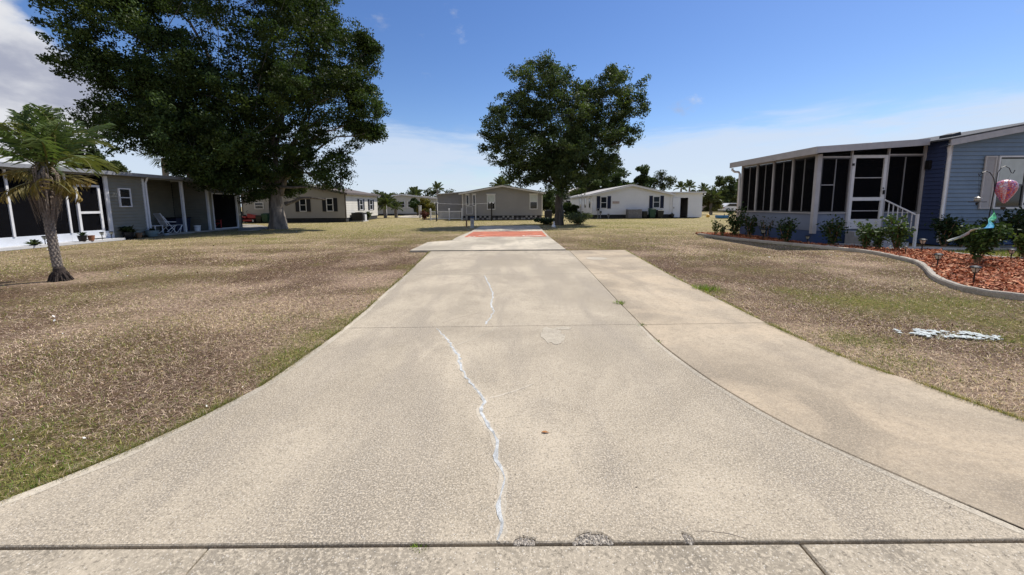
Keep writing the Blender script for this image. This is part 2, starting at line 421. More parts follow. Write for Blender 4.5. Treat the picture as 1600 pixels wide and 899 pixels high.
# trowelled pale margin along the slab edges
def margin(line, w, seed, side, z=.0012, mat=None):
    P = dens(line, .06); q = []; n = len(P)
    for i, (x, y) in enumerate(P):
        a, b = P[max(0, i - 1)], P[min(n - 1, i + 1)]; d = Vector((b[0] - a[0], b[1] - a[1])).normalized(); nn = Vector((-d.y, d.x)) * side
        ww = w * (.45 + 1.1 * float(fbm(x, y, 3.5, seed))); q.append(((x + nn.x * .02, y + nn.y * .02, z), (x + nn.x * (.02 + ww), y + nn.y * (.02 + ww), z)))
    mb = MB()
    for i in range(n - 1):
        f4 = [q[i][0], q[i + 1][0], q[i + 1][1], q[i][1]]; mb.add(f4 + [(x, y, -.003) for x, y, _ in f4], [(0, 1, 2, 3), (0, 3, 2, 1)][:1] if side > 0 else [(3, 2, 1, 0)])
    mb.build('trowelled_margin', mat or LIGHTC, driveway)
margin(lC, .06, 71, 1); margin(lB, .05, 72, 1); margin(sC, .035, 73, -1)
blot(932, 404, .28, .28, 1, 'bleached_patch', LIGHTC, .0012, .04)
blot(862, 524, .13, .26, 2, 'bleached_patch', LIGHTC, .0036, .2)
blot(880, 513, .10, .06, 9, 'bleached_patch', LIGHTC, .0028, .15)
# sealed cracks: bead of pale filler with a ragged outline
SEAL = M('pale_crack_filler', (.48, .49, .48), .9, .35, 22, .8, 160, dirt=.6)
HAIR = M('hairline_crack', (.13, .11, .09), .95, .2, 30)
def crack(px, name, mat, w, seed, z=.0035, jit=.012):
    r = random.Random(seed); P = dens([tuple(G(*q).xy) for q in px], .045); Lf = []; Rt = []
    P = [(x + r.uniform(-jit, jit), y + r.uniform(-.006, .006)) for x, y in P]
    for i, (x, y) in enumerate(P):
        a, b = P[max(0, i - 1)], P[min(len(P) - 1, i + 1)]; d = Vector((b[0] - a[0], b[1] - a[1])).normalized(); nrm = Vector((-d.y, d.x))
        ww = w * r.uniform(.5, 1.3) * (1 if float(vnoise(x, y, 9, seed + 3)) > .24 else .6) * (.45 if i in (0, len(P) - 1) else 1) * (.6 + .8 * float(vnoise(x, y, 3, seed)))
        Lf.append((x + nrm.x * ww, y + nrm.y * ww, z * r.uniform(.6, 1))); Rt.append((x - nrm.x * ww, y - nrm.y * ww, z * r.uniform(.6, 1)))
    n = len(P); vs = Lf + Rt + [(x, y, -.004) for x, y, _ in Lf] + [(x, y, -.004) for x, y, _ in Rt]
    fs = []
    for i in range(n - 1): fs += [(n + i, n + i + 1, i + 1, i), (i, i + 1, 2 * n + i + 1, 2 * n + i), (n + i + 1, n + i, 3 * n + i, 3 * n + i + 1)]
    MB().add(vs, fs).build(name, mat, driveway)
crack([(683, 514), (700, 532), (716, 555), (719, 575), (735, 598), (757, 624), (750, 645), (765, 668), (775, 690), (774, 712), (790, 748), (781, 775), (783, 805), (779, 846)], 'crack_filler', SEAL, .0115, 1)
crack([(683, 514), (700, 532), (716, 555), (719, 575), (735, 598), (757, 624), (750, 645), (765, 668), (775, 690), (774, 712), (790, 748), (781, 775), (783, 805), (779, 846)], 'filler_smear', LIGHTC, .026, 7, .0016)
crack([(757, 431), (764, 445), (770, 460), (768, 475), (772, 488), (758, 507)], 'crack_filler', SEAL, .013, 2)
crack([(757, 624), (790, 616), (812, 608), (835, 600)], 'crack_filler', LIGHTC, .009, 3, .0025, .004)
crack([(712, 540), (740, 530), (765, 519), (778, 511)], 'hairline_crack', LIGHTC, .006, 4, .002, .004)
crack([(1086, 831), (1110, 832), (1140, 836), (1168, 842)], 'hairline_crack', HAIR, .0016, 5, .0008, .004)
crack([(690, 505), (716, 497), (752, 488)], 'hairline_crack', HAIR, .0014, 6, .0008, .004)
# loose rubble in the broken bites
RUB = M('broken_concrete', (.50, .45, .38), .95, .35, 90, .8, 200)
for px0, px1, dy, sd in bites:
    r = random.Random(sd + 40); mb = MB(); a, b = G(px0, 855).x, G(px1, 855).x
    MB().prism([(a - .005, YS + .004), (b + .005, YS + .004), (b + .005, YS + dy * 1.3), (a - .005, YS + dy * 1.3)], -.04, -.0095).build('broken_bed', RUB, driveway)
    for k in range(int(60 * (b - a) / .1) + 40):
        x = r.uniform(a, b); t = (x - a) / (b - a); y = YS + r.uniform(-.002, dy * sin(pi * t) ** .5 * 1.05 + .002); s_ = r.uniform(.003, .008)
        z = r.uniform(-.011, -.006); vs = [(x + s_ * r.uniform(.6, 1.3) * cos(q) , y + s_ * r.uniform(.6, 1.3) * sin(q), z) for q in np.linspace(0, 2 * pi, 6)[:-1]]
        mb.add(vs + [(x + r.uniform(-.3, .3) * s_, y, z + s_ * r.uniform(.8, 1.4))], [(i, (i + 1) % 5, 5) for i in range(5)])
    o = mb.build('rubble', RUB, driveway, 'stuff')

# street behind the camera
ASPH = M('asphalt', (.055, .053, .05), .9, .25, 6, .6, 180)
tag(MB().box(-120, 120, -7.5, .612, -.16, -.022).build('road', ASPH, None, 'structure'), 'grey asphalt street running past the driveway mouth', None)

# planting bed outline (also keeps the lawn out)
curb_px = [(1092, 366.5), (1127, 371.5), (1180, 377), (1267, 385), (1320, 390), (1364, 395), (1397, 402), (1434, 410), (1449, 420), (1460, 435), (1497, 450), (1541, 459), (1600, 466)]
curb = [tuple(G(*q).xy) for q in curb_px] + [(8.6, 5.25), (10.2, 5.1), (12.2, 5.6), (13.8, 7.0), (14.4, 8.2)]
curb = smoothline(curb, 2)
bed_back = [(14.2, 8.4), (12.75, 9.25), (12.3, 9.75), (12.2, 10.6), (12.8, 11.4), (11.6, 11.6), (10.95, 12.9), (10.5, 13.45), (10.5, 18.4), (8.95, 18.7)]
BED = curb + bed_back
LH, RHX = -18.2, 10.62                          # wall planes of the neighbouring houses
drive_poly = wl + [(wr[-1][0], YS), ] + list(reversed(wr))
gut_poly = [(-9, -1), (9, -1), (9, YS + .01), (-9, YS + .01)]
nodrive = [drive_poly, gut_poly, pa, BED, [(-40, 9.7), (-17.6, 9.7), (-17.6, 17.5), (-18.0, 26.2), (-40, 26.2)],
           [(10.5, 13.4), (14.2, 12.8), (30, 12.8), (30, 30), (10.5, 18.1)], [(12.2, 11.2), (13.2, 10.6), (30, 10.6), (30, 12.9), (14, 12.9), (12, 12.9)]]

green_spots = [(1100, 451, .35, 1), (1240, 453, .35, .8), (1300, 466, .5, .9), (1360, 470, .7, 1), (1430, 474, .8, 1), (1500, 470, .7, .9), (1565, 500, .5, .9), (1580, 525, .35, .8), (1170, 507, .2, .6), (1330, 527, .25, .9), (1375, 528, .2, .6),
               (500, 520, .3, .9), (545, 498, .3, .8), (470, 550, .3, 1), (440, 565, .25, .7), (600, 450, .3, .7), (640, 415, .4, .6), (30, 745, .35, 1), (90, 720, .3, .8), (10, 690, .4, .6), (160, 690, .25, .5), (620, 383, .3, 1), (640, 378, .25, .7),
               (330, 640, .2, .5), (240, 430, 1.5, .35), (60, 415, 2.0, .45), (960, 348, 4.0, .75), (1010, 350, 3.0, .6), (560, 368, 2.5, .45), (130, 460, .9, .35), (1400, 560, .3, .4), (1450, 640, .25, .4), (930, 372, .8, .5), (700, 348, 4, .35), (500, 365, 3, .4), (1585, 385, .8, .7), (1150, 395, 1.0, .45), (1180, 420, .8, .35)]
GS = [(G(a, b).x, G(a, b).y, r_, w_) for a, b, r_, w_ in green_spots]
def lawn_mix(x, y):
    """green share and pale-straw share of the turf at a spot"""
    x = np.asarray(x, float); y = np.asarray(y, float)
    g = np.clip((fbm(x, y, .35, 2) - .50) * 2.6, 0, 1) * .42 + np.clip((fbm(x, y, 1.5, 5) - .54) * 4, 0, 1) * .35
    g = g * np.clip((np.hypot(x, y) - 2) / 9, .35, 1.0) + np.clip((y - 9) / 14, 0, 1) * .27
    lump = .55 + .9 * fbm(x, y, 4, 9)
    for cx, cy, r_, w_ in GS:
        d2 = ((x - cx) ** 2 + ((y - cy)) ** 2) / (r_ * r_); m = d2 < 9; g[m] = np.maximum(g[m], w_ * np.exp(-d2[m]) * lump[m])
    s = np.clip((fbm(x, y, .8, 11) - .40) * 3.4, 0, 1)
    return np.clip(g, 0, 1), s
GREEN = np.array((.120, .170, .025)); OLIVE = np.array((.29, .265, .085)); STRAW = np.array((.64, .505, .375)); GREYB = np.array((.405, .295, .230)); BROWN = np.array((.145, .092, .064))

# ground sheet: fine near, coarse to the horizon
def axis(lo, hi, fine, n_out, far):
    a = list(np.arange(lo, hi + 1e-6, fine)); d = fine
    b = [hi]; 
    while b[-1] < far: d *= 1.35; b.append(b[-1] + d)
    c = [lo]; d = fine
    while c[-1] > -far: d *= 1.35; c.append(c[-1] - d)
    return np.array(list(reversed(c[1:])) + a + b[1:])
ax_, ay_ = axis(-24, 20, .16, 0, 1400), axis(-2, 34, .16, 0, 1400)
XX, YY = np.meshgrid(ax_, ay_); gxv, gyv = XX.ravel(), YY.ravel()
gz = -.034 + (fbm(gxv, gyv, .5, 21) - .5) * .03 * np.clip((np.abs(gxv) - 1) / 3, 0, 1)
gz = np.where(gyv < 1.7, -.05, gz)
gr, stv = lawn_mix(gxv, gyv)
soil = fbm(gxv, gyv, 3.0, 31)[:, None]
gc = (BROWN * .75) * (1 - stv[:, None]) + GREYB * .72 * stv[:, None]
gc = gc * (1 - gr[:, None] * .75) + (OLIVE * .62) * gr[:, None] * .75
far_ = np.clip((np.hypot(gxv, gyv) - 14) / 14, 0, 1)[:, None]
gc = gc * (1 - far_) + ((OLIVE * .95) * (.35 + .55 * gr[:, None]) + (STRAW * .62) * (.65 - .55 * gr[:, None])) * far_
gc *= (.82 + .36 * soil)
nx, ny = len(ax_), len(ay_); idx = np.arange(nx * ny).reshape(ny, nx)
qf = np.stack([idx[:-1, :-1].ravel(), idx[:-1, 1:].ravel(), idx[1:, 1:].ravel(), idx[1:, :-1].ravel()], 1)
def Mground():
    m, N, L, b = nodes('dry_turf')
    a = N.new('ShaderNodeAttribute'); a.attribute_name = 'col'; p = worldpos(N, L)
    c = mixrgb(N, L, smooth(N, L, texnoise(N, L, p, 22, 6, .75), .35, .68), mixrgb(N, L, 1., a.outputs['Color'], (.42, .40, .36), 'MULTIPLY'), mixrgb(N, L, 1., a.outputs['Color'], (1.45, 1.42, 1.35), 'MULTIPLY'))
    c = mixrgb(N, L, smooth(N, L, texnoise(N, L, p, 5, 5, .7), .55, .75, 0, .5), c, (.27, .22, .13))
    L.new(c, b.inputs['Base Color']); b.inputs['Roughness'].default_value = .95; b.inputs['Specular IOR Level'].default_value = .1
    bn = N.new('ShaderNodeBump'); bn.inputs['Strength'].default_value = .9; bn.inputs['Distance'].default_value = .03
    L.new(texnoise(N, L, p, 18, 6, .75), bn.inputs['Height']); L.new(bn.outputs[0], b.inputs['Normal'])
    return m
ground = np_mesh('ground', np.stack([gxv, gyv, gz], 1), qf, gc, Mground(), None, 'structure')
tag(ground, 'wide dry lawn of mown brown and olive turf around the driveway', None)

# grass blades, thinning out with distance
def paint_mask(x, y):
    wp = G(1487, 521); q = (x - wp.x) * .98 + (y - wp.y) * .2; v = (y - wp.y) + .12 * (x - wp.x)
    d = (q / .50) ** 2 + (v / .15) ** 2
    return d < -.15 + 2.2 * fbm(x, y, 9, 44)
def paint_flakes():
    r = np.random.default_rng(5); wp = G(1487, 521); n = 5200; x = wp.x + r.uniform(-.75, .75, n); y = wp.y + r.uniform(-.28, .28, n); ok = paint_mask(x, y) & (fbm(x, y, 13, 3) > .43); x, y = x[ok], y[ok]; n = len(x)
    v = []; c = np.stack([x, y, -.016 + .012 * r.random(n)], 1); a = r.random(n) * 6.28
    for k in range(4): v.append(c + np.stack([np.cos(a + k * pi / 2), np.sin(a + k * pi / 2), 0 * a], 1) * (.008 + .012 * r.random(n))[:, None])
    tag(np_mesh('paint_patch', np.stack(v, 1).reshape(-1, 3), np.arange(4 * n).reshape(-1, 4), np.repeat(np.array((.60, .65, .64))[None] * (.75 + .35 * r.random((n, 1))), 4, 0), MV('chalk_paint', .9, 0), None, 'stuff'), 'white marking paint sprayed across the lawn turf', None)
paint_flakes()
def grass():
    n = 900000
    rr = 1.55 * (48 / 1.55) ** rng.random(n); th = (rng.random(n) - .5) * 2 * radians(60)
    x = rr * np.sin(th); y = rr * np.cos(th)
    ok = np.ones(n, bool)
    for pl in nodrive: ok &= ~inside(x, y, pl)
    x, y, rr = x[ok], y[ok], rr[ok]; n = len(x)
    g, s = lawn_mix(x, y)
    u = rng.random(n); v = rng.random(n)
    isg = u < g * .85
    col = np.where((v < .30 + .45 * s)[:, None], STRAW, np.where((v < .80)[:, None], GREYB, BROWN))
    olv = (~isg) & (rng.random(n) < .10 + .45 * g); col = np.where(olv[:, None], OLIVE, col)
    col = np.where(isg[:, None], np.where((v < .6)[:, None], GREEN, OLIVE * .9), col)
    # white marking paint sprayed on the turf by the bed
    wm = paint_mask(x, y) & (rng.random(n) < .55); col = np.where(wm[:, None], np.array((.62, .66, .65)), col)
    col = col * (.50 + .95 * rng.random(n))[:, None]
    lod = np.clip(rr / 7.5, .62, 4.5)
    h = (.008 + .016 * rng.random(n) ** 1.5) * np.where(isg, 1.7, 1.0) * np.clip(lod, .9, 1.25)
    w = .0027 * lod * (.6 + .8 * rng.random(n))
    ph = rng.random(n) * 2 * pi; lean = np.where(isg, .25 + .7 * rng.random(n), .7 + 2.2 * rng.random(n)) * h * 1.1
    z0 = -.036 + np.zeros(n)
    dx, dy = np.cos(ph), np.sin(ph); sx, sy = -dy, dx
    b0 = np.stack([x - sx * w, y - sy * w, z0], 1); b1 = np.stack([x + sx * w, y + sy * w, z0], 1)
    mz = z0 + h * .75; m0 = np.stack([x + dx * lean * .45 - sx * w * .8, y + dy * lean * .45 - sy * w * .8, mz], 1); m1 = np.stack([x + dx * lean * .45 + sx * w * .8, y + dy * lean * .45 + sy * w * .8, mz], 1)
    tp = np.stack([x + dx * lean * 1.5, y + dy * lean * 1.5, z0 + h * (1.0 - .25 * rng.random(n))], 1)
    nearm = rr < 7
    k = nearm.sum(); vs1 = np.stack([b0[nearm], b1[nearm], m1[nearm], m0[nearm], tp[nearm]], 1).reshape(-1, 3)
    base = np.arange(k)[:, None] * 5
    f1 = np.concatenate([base + np.array([[0, 1, 2]]), base + np.array([[0, 2, 3]]), base + np.array([[3, 2, 4]])])
    q = (~nearm).sum(); vs2 = np.stack([b0[~nearm], b1[~nearm], tp[~nearm]], 1).reshape(-1, 3)
    f2 = k * 5 + np.arange(q)[:, None] * 3 + np.array([[0, 1, 2]])
    cols = np.concatenate([np.repeat(col[nearm], 5, 0), np.repeat(col[~nearm], 3, 0)])
    return tag(np_mesh('grass', np.concatenate([vs1, vs2]), np.concatenate([f1, f2]), cols, MV('grass_blade', .7, .25), None, 'stuff'), 'short dry grass with straw, olive and green blades', None)
grass()

def fringe():
    '''turf creeping over the concrete edges'''
    r = np.random.default_rng(33); X = []; Y = []; NX = []; NY = []
    for line, side, n in ((lC, -1, 9000), (lB, -1, 2500), (lA, -1, 1500), (rC, 1, 8000), (rB, 1, 2200), (rA, 1, 1200)):
        P = np.array(line); seg = np.diff(P, axis=0); ln = np.hypot(seg[:, 0], seg[:, 1]); wt = ln / np.maximum(1.2, np.hypot(P[:-1, 0], P[:-1, 1])); i = r.choice(len(ln), n, p=wt / wt.sum()); t = r.random(n)
        nn = np.stack([-seg[i, 1], seg[i, 0]], 1) / ln[i][:, None] * -side; off = r.normal(.018, .022, n) ; pt = P[i] + seg[i] * t[:, None] - nn * off[:, None]
        keep = vnoise(pt[:, 0], pt[:, 1], 5, 61) > .30; X.append(pt[keep, 0]); Y.append(pt[keep, 1]); NX.append(nn[keep, 0]); NY.append(nn[keep, 1])
    x, y, nx_, ny_ = map(np.concatenate, (X, Y, NX, NY)); n = len(x); ph = np.arctan2(ny_, nx_) + r.normal(0, 1.1, n); h = .012 + .030 * r.random(n); le = h * (.8 + 1.6 * r.random(n)); w = .0022 * np.clip(np.hypot(x, y) / 5, .9, 3)
    dx, dy = np.cos(ph), np.sin(ph)
    v = np.stack([np.stack([x + dy * w, y - dx * w, 0 * x - .03], 1), np.stack([x - dy * w, y + dx * w, 0 * x - .03], 1), np.stack([x + dx * le, y + dy * le, -.012 + h], 1)], 1).reshape(-1, 3)
    u = r.random((n, 1)); c = np.where(u < .38, GREEN, np.where(u < .6, OLIVE, np.where(u < .85, STRAW, BROWN))) * (.5 + .8 * r.random((n, 1)))
    tag(np_mesh('edge_grass', v, np.arange(3 * n).reshape(-1, 3), np.repeat(c, 3, 0), MV('grass_blade', .7, .25), None, 'stuff'), 'ragged grass fringe creeping over the driveway edges', None)
fringe()

# weeds in the driveway joints
def tuft(px, py, n, rad, hgt, seed, label):
    c = G(px, py); r = np.random.default_rng(seed); k = n
    a = r.random(k) * 2 * pi; d = r.random(k) ** .7 * rad; x = c.x + d * np.cos(a); y = c.y + d * np.sin(a) * .8
    ph = a + r.normal(0, .6, k); h = hgt * (.5 + .7 * r.random(k)); w = .003 + .003 * r.random(k); le = h * (.5 + r.random(k))
    dx, dy = np.cos(ph), np.sin(ph)
    vs = np.stack([np.stack([x + dy * w, y - dx * w, 0 * x - .02], 1), np.stack([x - dy * w, y + dx * w, 0 * x - .02], 1), np.stack([x + dx * le, y + dy * le, -.01 + h], 1)], 1).reshape(-1, 3)
    col = np.repeat((GREEN * 1.05)[None] * (.6 + .8 * r.random((k, 1))) * np.where(r.random((k, 1)) < .2, 2.0, 1), 3, 0)
    return tag(np_mesh('weed_tuft', vs, np.arange(3 * k).reshape(-1, 3), col, MV('grass_blade', .7, .25)), label, 'weed', 'weeds in the driveway joints')
tuft(968, 474, 110, .075, .05, 1, 'largest green weed tuft in the joint beside the driveway extension')
tuft(1003, 508, 40, .045, .03, 2, 'small weed where the long joint meets the cross joint')
tuft(1028, 533, 30, .035, .025, 3, 'tiny weed in the long joint, nearer than the cross joint')
tuft(655, 853.5, 70, .035, .012, 4, 'flat dark weed lodged in the street joint')
tuft(1104, 451, 200, .22, .075, 5, 'bright green weed clump at the edge of the driveway extension')

# ================================================================== HOUSES
def clip_under(poly, prof):
    """clip a (u,z) polygon under a concave-down top profile [(u,z)...]"""
    for (u0, z0), (u1, z1) in zip(prof[:-1], prof[1:]):
        m = (z1 - z0) / (u1 - u0); f = lambda p: z0 + m * (p[0] - u0) - p[1]
        out = []
        for i in range(len(poly)):
            a, b = poly[i - 1], poly[i]; fa, fb = f(a), f(b)
            if (fa >= 0) != (fb >= 0):
                t = fa / (fa - fb); out.append((a[0] + (b[0] - a[0]) * t, a[1] + (b[1] - a[1]) * t))
            if fb >= 0: out.append(b)
        poly = out
        if len(poly) < 3: return []
    return poly
def siding(parent, fr, u0, u1, z0, prof, mat, course=.127, lap=.014, name='siding_wall', sep=False, thick=.10, slot=.018):
    """wall of lapped boards on a solid backing; prof = roofline over u"""
    zt = max(z for _, z in prof)
    back = clip_under([(u0, z0), (u1, z0), (u1, zt), (u0, zt)], prof)
    w = MB().fprism(fr, back, -thick, -.002).build(name, mat, parent)
    allb = MB(); z = z0; r = random.Random(int(abs(u1 * 37 + z0 * 11)))
    while z < zt:
        zl = z + slot; p = clip_under([(u0, zl), (u1, zl), (u1, max(zl + .001, min(z + course, zt))), (u0, max(zl + .001, min(z + course, zt)))], prof)
        if len(p) >= 3 and abs(sum(p[i - 1][0] * p[i][1] - p[i][0] * p[i - 1][1] for i in range(len(p)))) > .01:
            lp = lap * r.uniform(.9, 1.1); mb = MB() if sep else allb
            A = sum(p[i - 1][0] * p[i][1] - p[i][0] * p[i - 1][1] for i in range(len(p)))
            if A < 0: p = list(reversed(p))
            mb.add([fr(u, .001 + lp * (1 - (q - z) / course), q) for u, q in p], [tuple(range(len(p)))])
            ub = [u for u, q in p if abs(q - zl) < 1e-5]
            if len(ub) >= 2:
                a, b = min(ub), max(ub); lq = .001 + lp * (1 - slot / course); mb.add([fr(a, 0, zl), fr(b, 0, zl), fr(b, lq, zl), fr(a, lq, zl)], [(0, 1, 2, 3)])
            if sep: mb.build('siding_board', mat, w)
        z += course
    if not sep: allb.build('lap_boards', mat, w, 'stuff')
    return w
def ring(mb, fr, u0, u1, z0, z1, t, n0, n1):
    mb.fbox(fr, u0, u1, n0, n1, z0, z0 + t); mb.fbox(fr, u0, u1, n0, n1, z1 - t, z1)
    mb.fbox(fr, u0, u0 + t, n0, n1, z0 + t, z1 - t); mb.fbox(fr, u1 - t, u1, n0, n1, z0 + t, z1 - t); return mb
def window(parent, fr, u0, u1, z0, z1, t=.06, blind=0.0, frame=None, head=False, sash=True, glass=None, n0=.0):
    w = ring(MB(), fr, u0, u1, z0, z1, t, n0 - .02, n0 + .05).build('window', frame or WHITE, parent)
    zm = (z0 + z1) / 2
    if sash: MB().fbox(fr, u0 + t, u1 - t, n0, n0 + .035, zm - .022, zm + .022).build('sash_rail', frame or WHITE, w)
    g = glass or GLASS
    if sash:
        MB().fbox(fr, u0 + t, u1 - t, n0 + .016, n0 + .022, z0 + t, zm - .022).build('pane', g, w)
        if not blind: MB().fbox(fr, u0 + t, u1 - t, n0 + .016, n0 + .022, zm + .022, z1 - t).build('pane', g, w)
        else: MB().fbox(fr, u0 + t, u1 - t, n0 + .016, n0 + .024, zm + .022, z1 - t).build('blind', BLIND, w)
    else: MB().fbox(fr, u0 + t, u1 - t, n0 + .016, n0 + .022, z0 + t, z1 - t).build('pane', g, w)
    if head: MB().fbox(fr, u0 - .05, u1 + .05, n0 + .001, n0 + .09, z1 + .003, z1 + .09).build('head_trim', frame or WHITE, w)
    return w
def shutter(parent, fr, u0, u1, z0, z1, mat, o=0.0):
    s = ring(MB(), fr, u0, u1, z0, z1, .045, .012 + o, .045 + o).build('shutter', mat, parent)
    mb = MB(); z = z0 + .05; 
    while z < z1 - .06:
        mb.add([fr(u0 + .045, .018 + o, z + .035), fr(u1 - .045, .018 + o, z + .035), fr(u1 - .045, .038 + o, z), fr(u0 + .045, .038 + o, z)], [(3, 2, 1, 0)]); z += .04
    mb.fbox(fr, u0 + .045, u1 - .045, .012 + o, .018 + o, z0 + .045, z1 - .045); mb.build('louvres', mat, s, 'stuff'); return s
def roof_slope(parent, corners, th, mat, name='roof'):
    """slab from four top corners (ccw seen from above)"""
    c = [Vector(p) for p in corners]; b = [p - Vector((0, 0, th)) for p in c]
    return MB().add(c + b, [(0, 1, 2, 3), (7, 6, 5, 4), (0, 4, 5, 1), (1, 5, 6, 2), (2, 6, 7, 3), (3, 7, 4, 0)]).build(name, mat, parent)

# ---------------------------------------------------------------- blue house
def blue_house():
    BLUE = M('blue_lap_siding', (.165, .225, .30), .55, .07, 2.0, dirt=.22)
    SKIRT = M('blue_skirting', (.050, .085, .185), .6, .10, 2.0, dirt=.3)
    KICK = M('pale_blue_panel', (.17, .205, .285), .5, .06, 2)
    SHING = M('grey_roof_shingle', (.075, .078, .085), .9, .3, 14, .5, 70)
    PAN = M('white_roof_pan', (.62, .62, .63), .4, .08, 3, dirt=.25)
    CREAM = M('grey_shutter_paint', (.46, .44, .43), .6, .06)
    h = thing('blue_house', (14.3, 12.85, 0), 'blue lap sided house with dark screened corner porch and white trim', 'house')
    X0, X1, Y0, Y1, YB = 10.62, 14.32, 12.85, 13.55, 17.95
    XR, XM, YE = 22.0, 18.15, 23.0
    fF = Fr(X1, Y0, 1, 0); fS = Fr(X1, YE, 0, -1); fP = Fr(X0, Y1, 1, 0); fL = Fr(X0, YB, 0, -1)
    prof = [(0, 3.46), (XM - X1, 4.16), (XR - X1, 3.46)]
    fw = siding(h, fF, 0, XR - X1, .50, prof, BLUE, .135, .030, sep=True)
    siding(h, fS, YE - Y1 - .0, YE - Y0, .50, [(0, 3.44), (40, 3.44)], M('shade_darkened_blue_siding', (.036, .053, .125), .55, .07, 2.0, dirt=.2), .135, .026)  # recessed side wall: its shade is painted in as a darker blue
    siding(h, Fr(XR, Y0, 0, 1), 0, YE - Y0, .50, [(0, 3.44), (40, 3.44)], BLUE, .2, .014)
    siding(h, Fr(XR, YE, -1, 0), 0, XR - X1, .50, prof, BLUE, .2, .014)
    siding(h, Fr(X1, YE, 0, -1), 0, YE - YB - .02, .50, [(0, 3.44), (40, 3.44)], BLUE, .2, .014)
    MB().box(X1 + .04, XR - .04, Y0 + .04, YE - .04, 0, .50).build('skirting', SKIRT, h)
    MB().fbox(fF, -.02, .09, -.02, .035, .5, 3.46).build('corner_trim', TRIM, h)
    # roof with shingles, fascia boards on the rakes
    ov = .30; e0 = 3.52
    for a, b, nm in ((X1 - .28, XM, 0), (XR + .28, XM, 1)):
        za = e0 - .28 * .183; zb = e0 + .183 * (XM - X1)
        cs = [(a, Y0 - ov, za), (b, Y0 - ov, zb), (b, YE + .3, zb), (a, YE + .3, za)]
        if nm: cs = [cs[1], cs[0], cs[3], cs[2]]
        roof_slope(h, cs, .05, SHING)
        mb = MB(); v = [Vector(cs[0]), Vector(cs[1])]
        d = Vector((0, -.03, 0)); dn = Vector((0, 0, -.19)); up = Vector((0, 0, -.052))
        p = [v[0] + up, v[1] + up, v[1] + up + dn, v[0] + up + dn]
        mb.add([q for q in p] + [q + Vector((0, .035, 0)) for q in p], [(3, 2, 1, 0), (4, 5, 6, 7), (0, 1, 5, 4), (2, 3, 7, 6), (1, 2, 6, 5), (3, 0, 4, 7)])
        mb.build('fascia', TRIM, h)
        mb = MB(); s0 = [q + Vector((0, .035, 0)) for q in (p[3], p[2])]; s1 = [q + Vector((0, ov + .02, 0)) for q in s0]
        mb.add([s0[0], s0[1], s1[1], s1[0], *[q + Vector((0, 0, .02)) for q in (s0[0], s0[1], s1[1], s1[0])]], [(3, 2, 1, 0), (4, 5, 6, 7)]).build('soffit', TRIM, h)
    # ---- screened porch
    ztop = 3.03
    flo = MB().box(X0 + .06, X1 - .02, Y1 + .06, YB - .06, .42, .52).build('porch_floor', M('porch_carpet', (.06, .065, .06), .95), h)
    MB().fbox(Fr(X0, YB, 1, 0), .1, X1 - X0 - .02, -.06, 0, .5, 3.0).build('porch_back_wall', BLUE, h)
    pr = [(X0 - .34, 3.30), (X1 - .30, 3.535)]
    pan = roof_slope(h, [(pr[0][0], Y1 - .34, pr[0][1]), (pr[1][0], Y1 - .34, pr[1][1]), (pr[1][0], YB + .4, pr[1][1]), (pr[0][0], YB + .4, pr[0][1])], .05, PAN, 'porch_roof')
    # fascia along the side eave, and along the front
    MB().box(pr[0][0] - .03, pr[0][0] - .002, Y1 - .36, YB + .42, pr[0][1] - .22, pr[0][1] + .015).build('gutter', TRIM, h)
    a, b = Vector((pr[0][0] - .002, Y1 - .37, pr[0][1] - .20)), Vector((pr[1][0], Y1 - .37, pr[1][1] - .20)); up = Vector((0, 0, .215)); bk = Vector((0, .028, 0))
    MB().add([a, b, b + up, a + up, a + bk, b + bk, b + up + bk, a + up + bk], [(0, 1, 2, 3), (7, 6, 5, 4), (0, 4, 5, 1), (2, 6, 7, 3), (1, 5, 6, 2), (0, 3, 7, 4)]).build('fascia', TRIM, h)
    fl = MB()
    zf = lambda x: 3.30 + (x - pr[0][0]) * (3.535 - 3.30) / (pr[1][0] - pr[0][0])
    # kick panels and skirting
    doorA, doorB = 11.78, 12.98
    for (fr, u0, u1) in ((fP, .06, doorA - X0), (fP, doorB - X0, X1 - X0 - .02), (fL, .06, YB - Y1 - .001)):
        MB().fbox(fr, u0, u1, -.05, 0, .46, 1.06).build('kick_panel', KICK, h)
        MB().fbox(fr, u0, u1, -.06, .055, 1.062, 1.10).build('sill_rail', TRIM, h)
    MB().fbox(fP, doorA - X0 + .001, doorB - X0 - .001, -.05, -.01, .30, .50).build('kick_panel', KICK, h)
    MB().fbox(fP, .02, X1 - X0 - .02, -.08, -.02, 0, .458).build('skirting', SKIRT, h)
    MB().fbox(fL, .02, YB - Y1 - .09, -.08, -.02, 0, .458).build('skirting', SKIRT, h)
    # posts on the side: far corner + three + near corner
    L = YB - Y1
    def post(fr, u, w, z0, z1, n=.05): MB().fbox(fr, u - w / 2, u + w / 2, -.05, n, z0, z1).build('post', TRIM, h)
    us = [.05, 1.13, 2.17, 3.24, L - .0]
    for u in us[1:4]: post(fL, u, .055, 1.101, ztop + .1)
    post(fL, .05, .09, 0.46, ztop + .1)
    MB().box(X0 - .06, X0 + .09, Y1 - .06, Y1 + .07, .36, 3.10).build('corner_post', TRIM, h)
    MB().fbox(fL, 0, L - .07, -.04, .03, ztop + .03, ztop + .26).build('header_beam', TRIM, h)
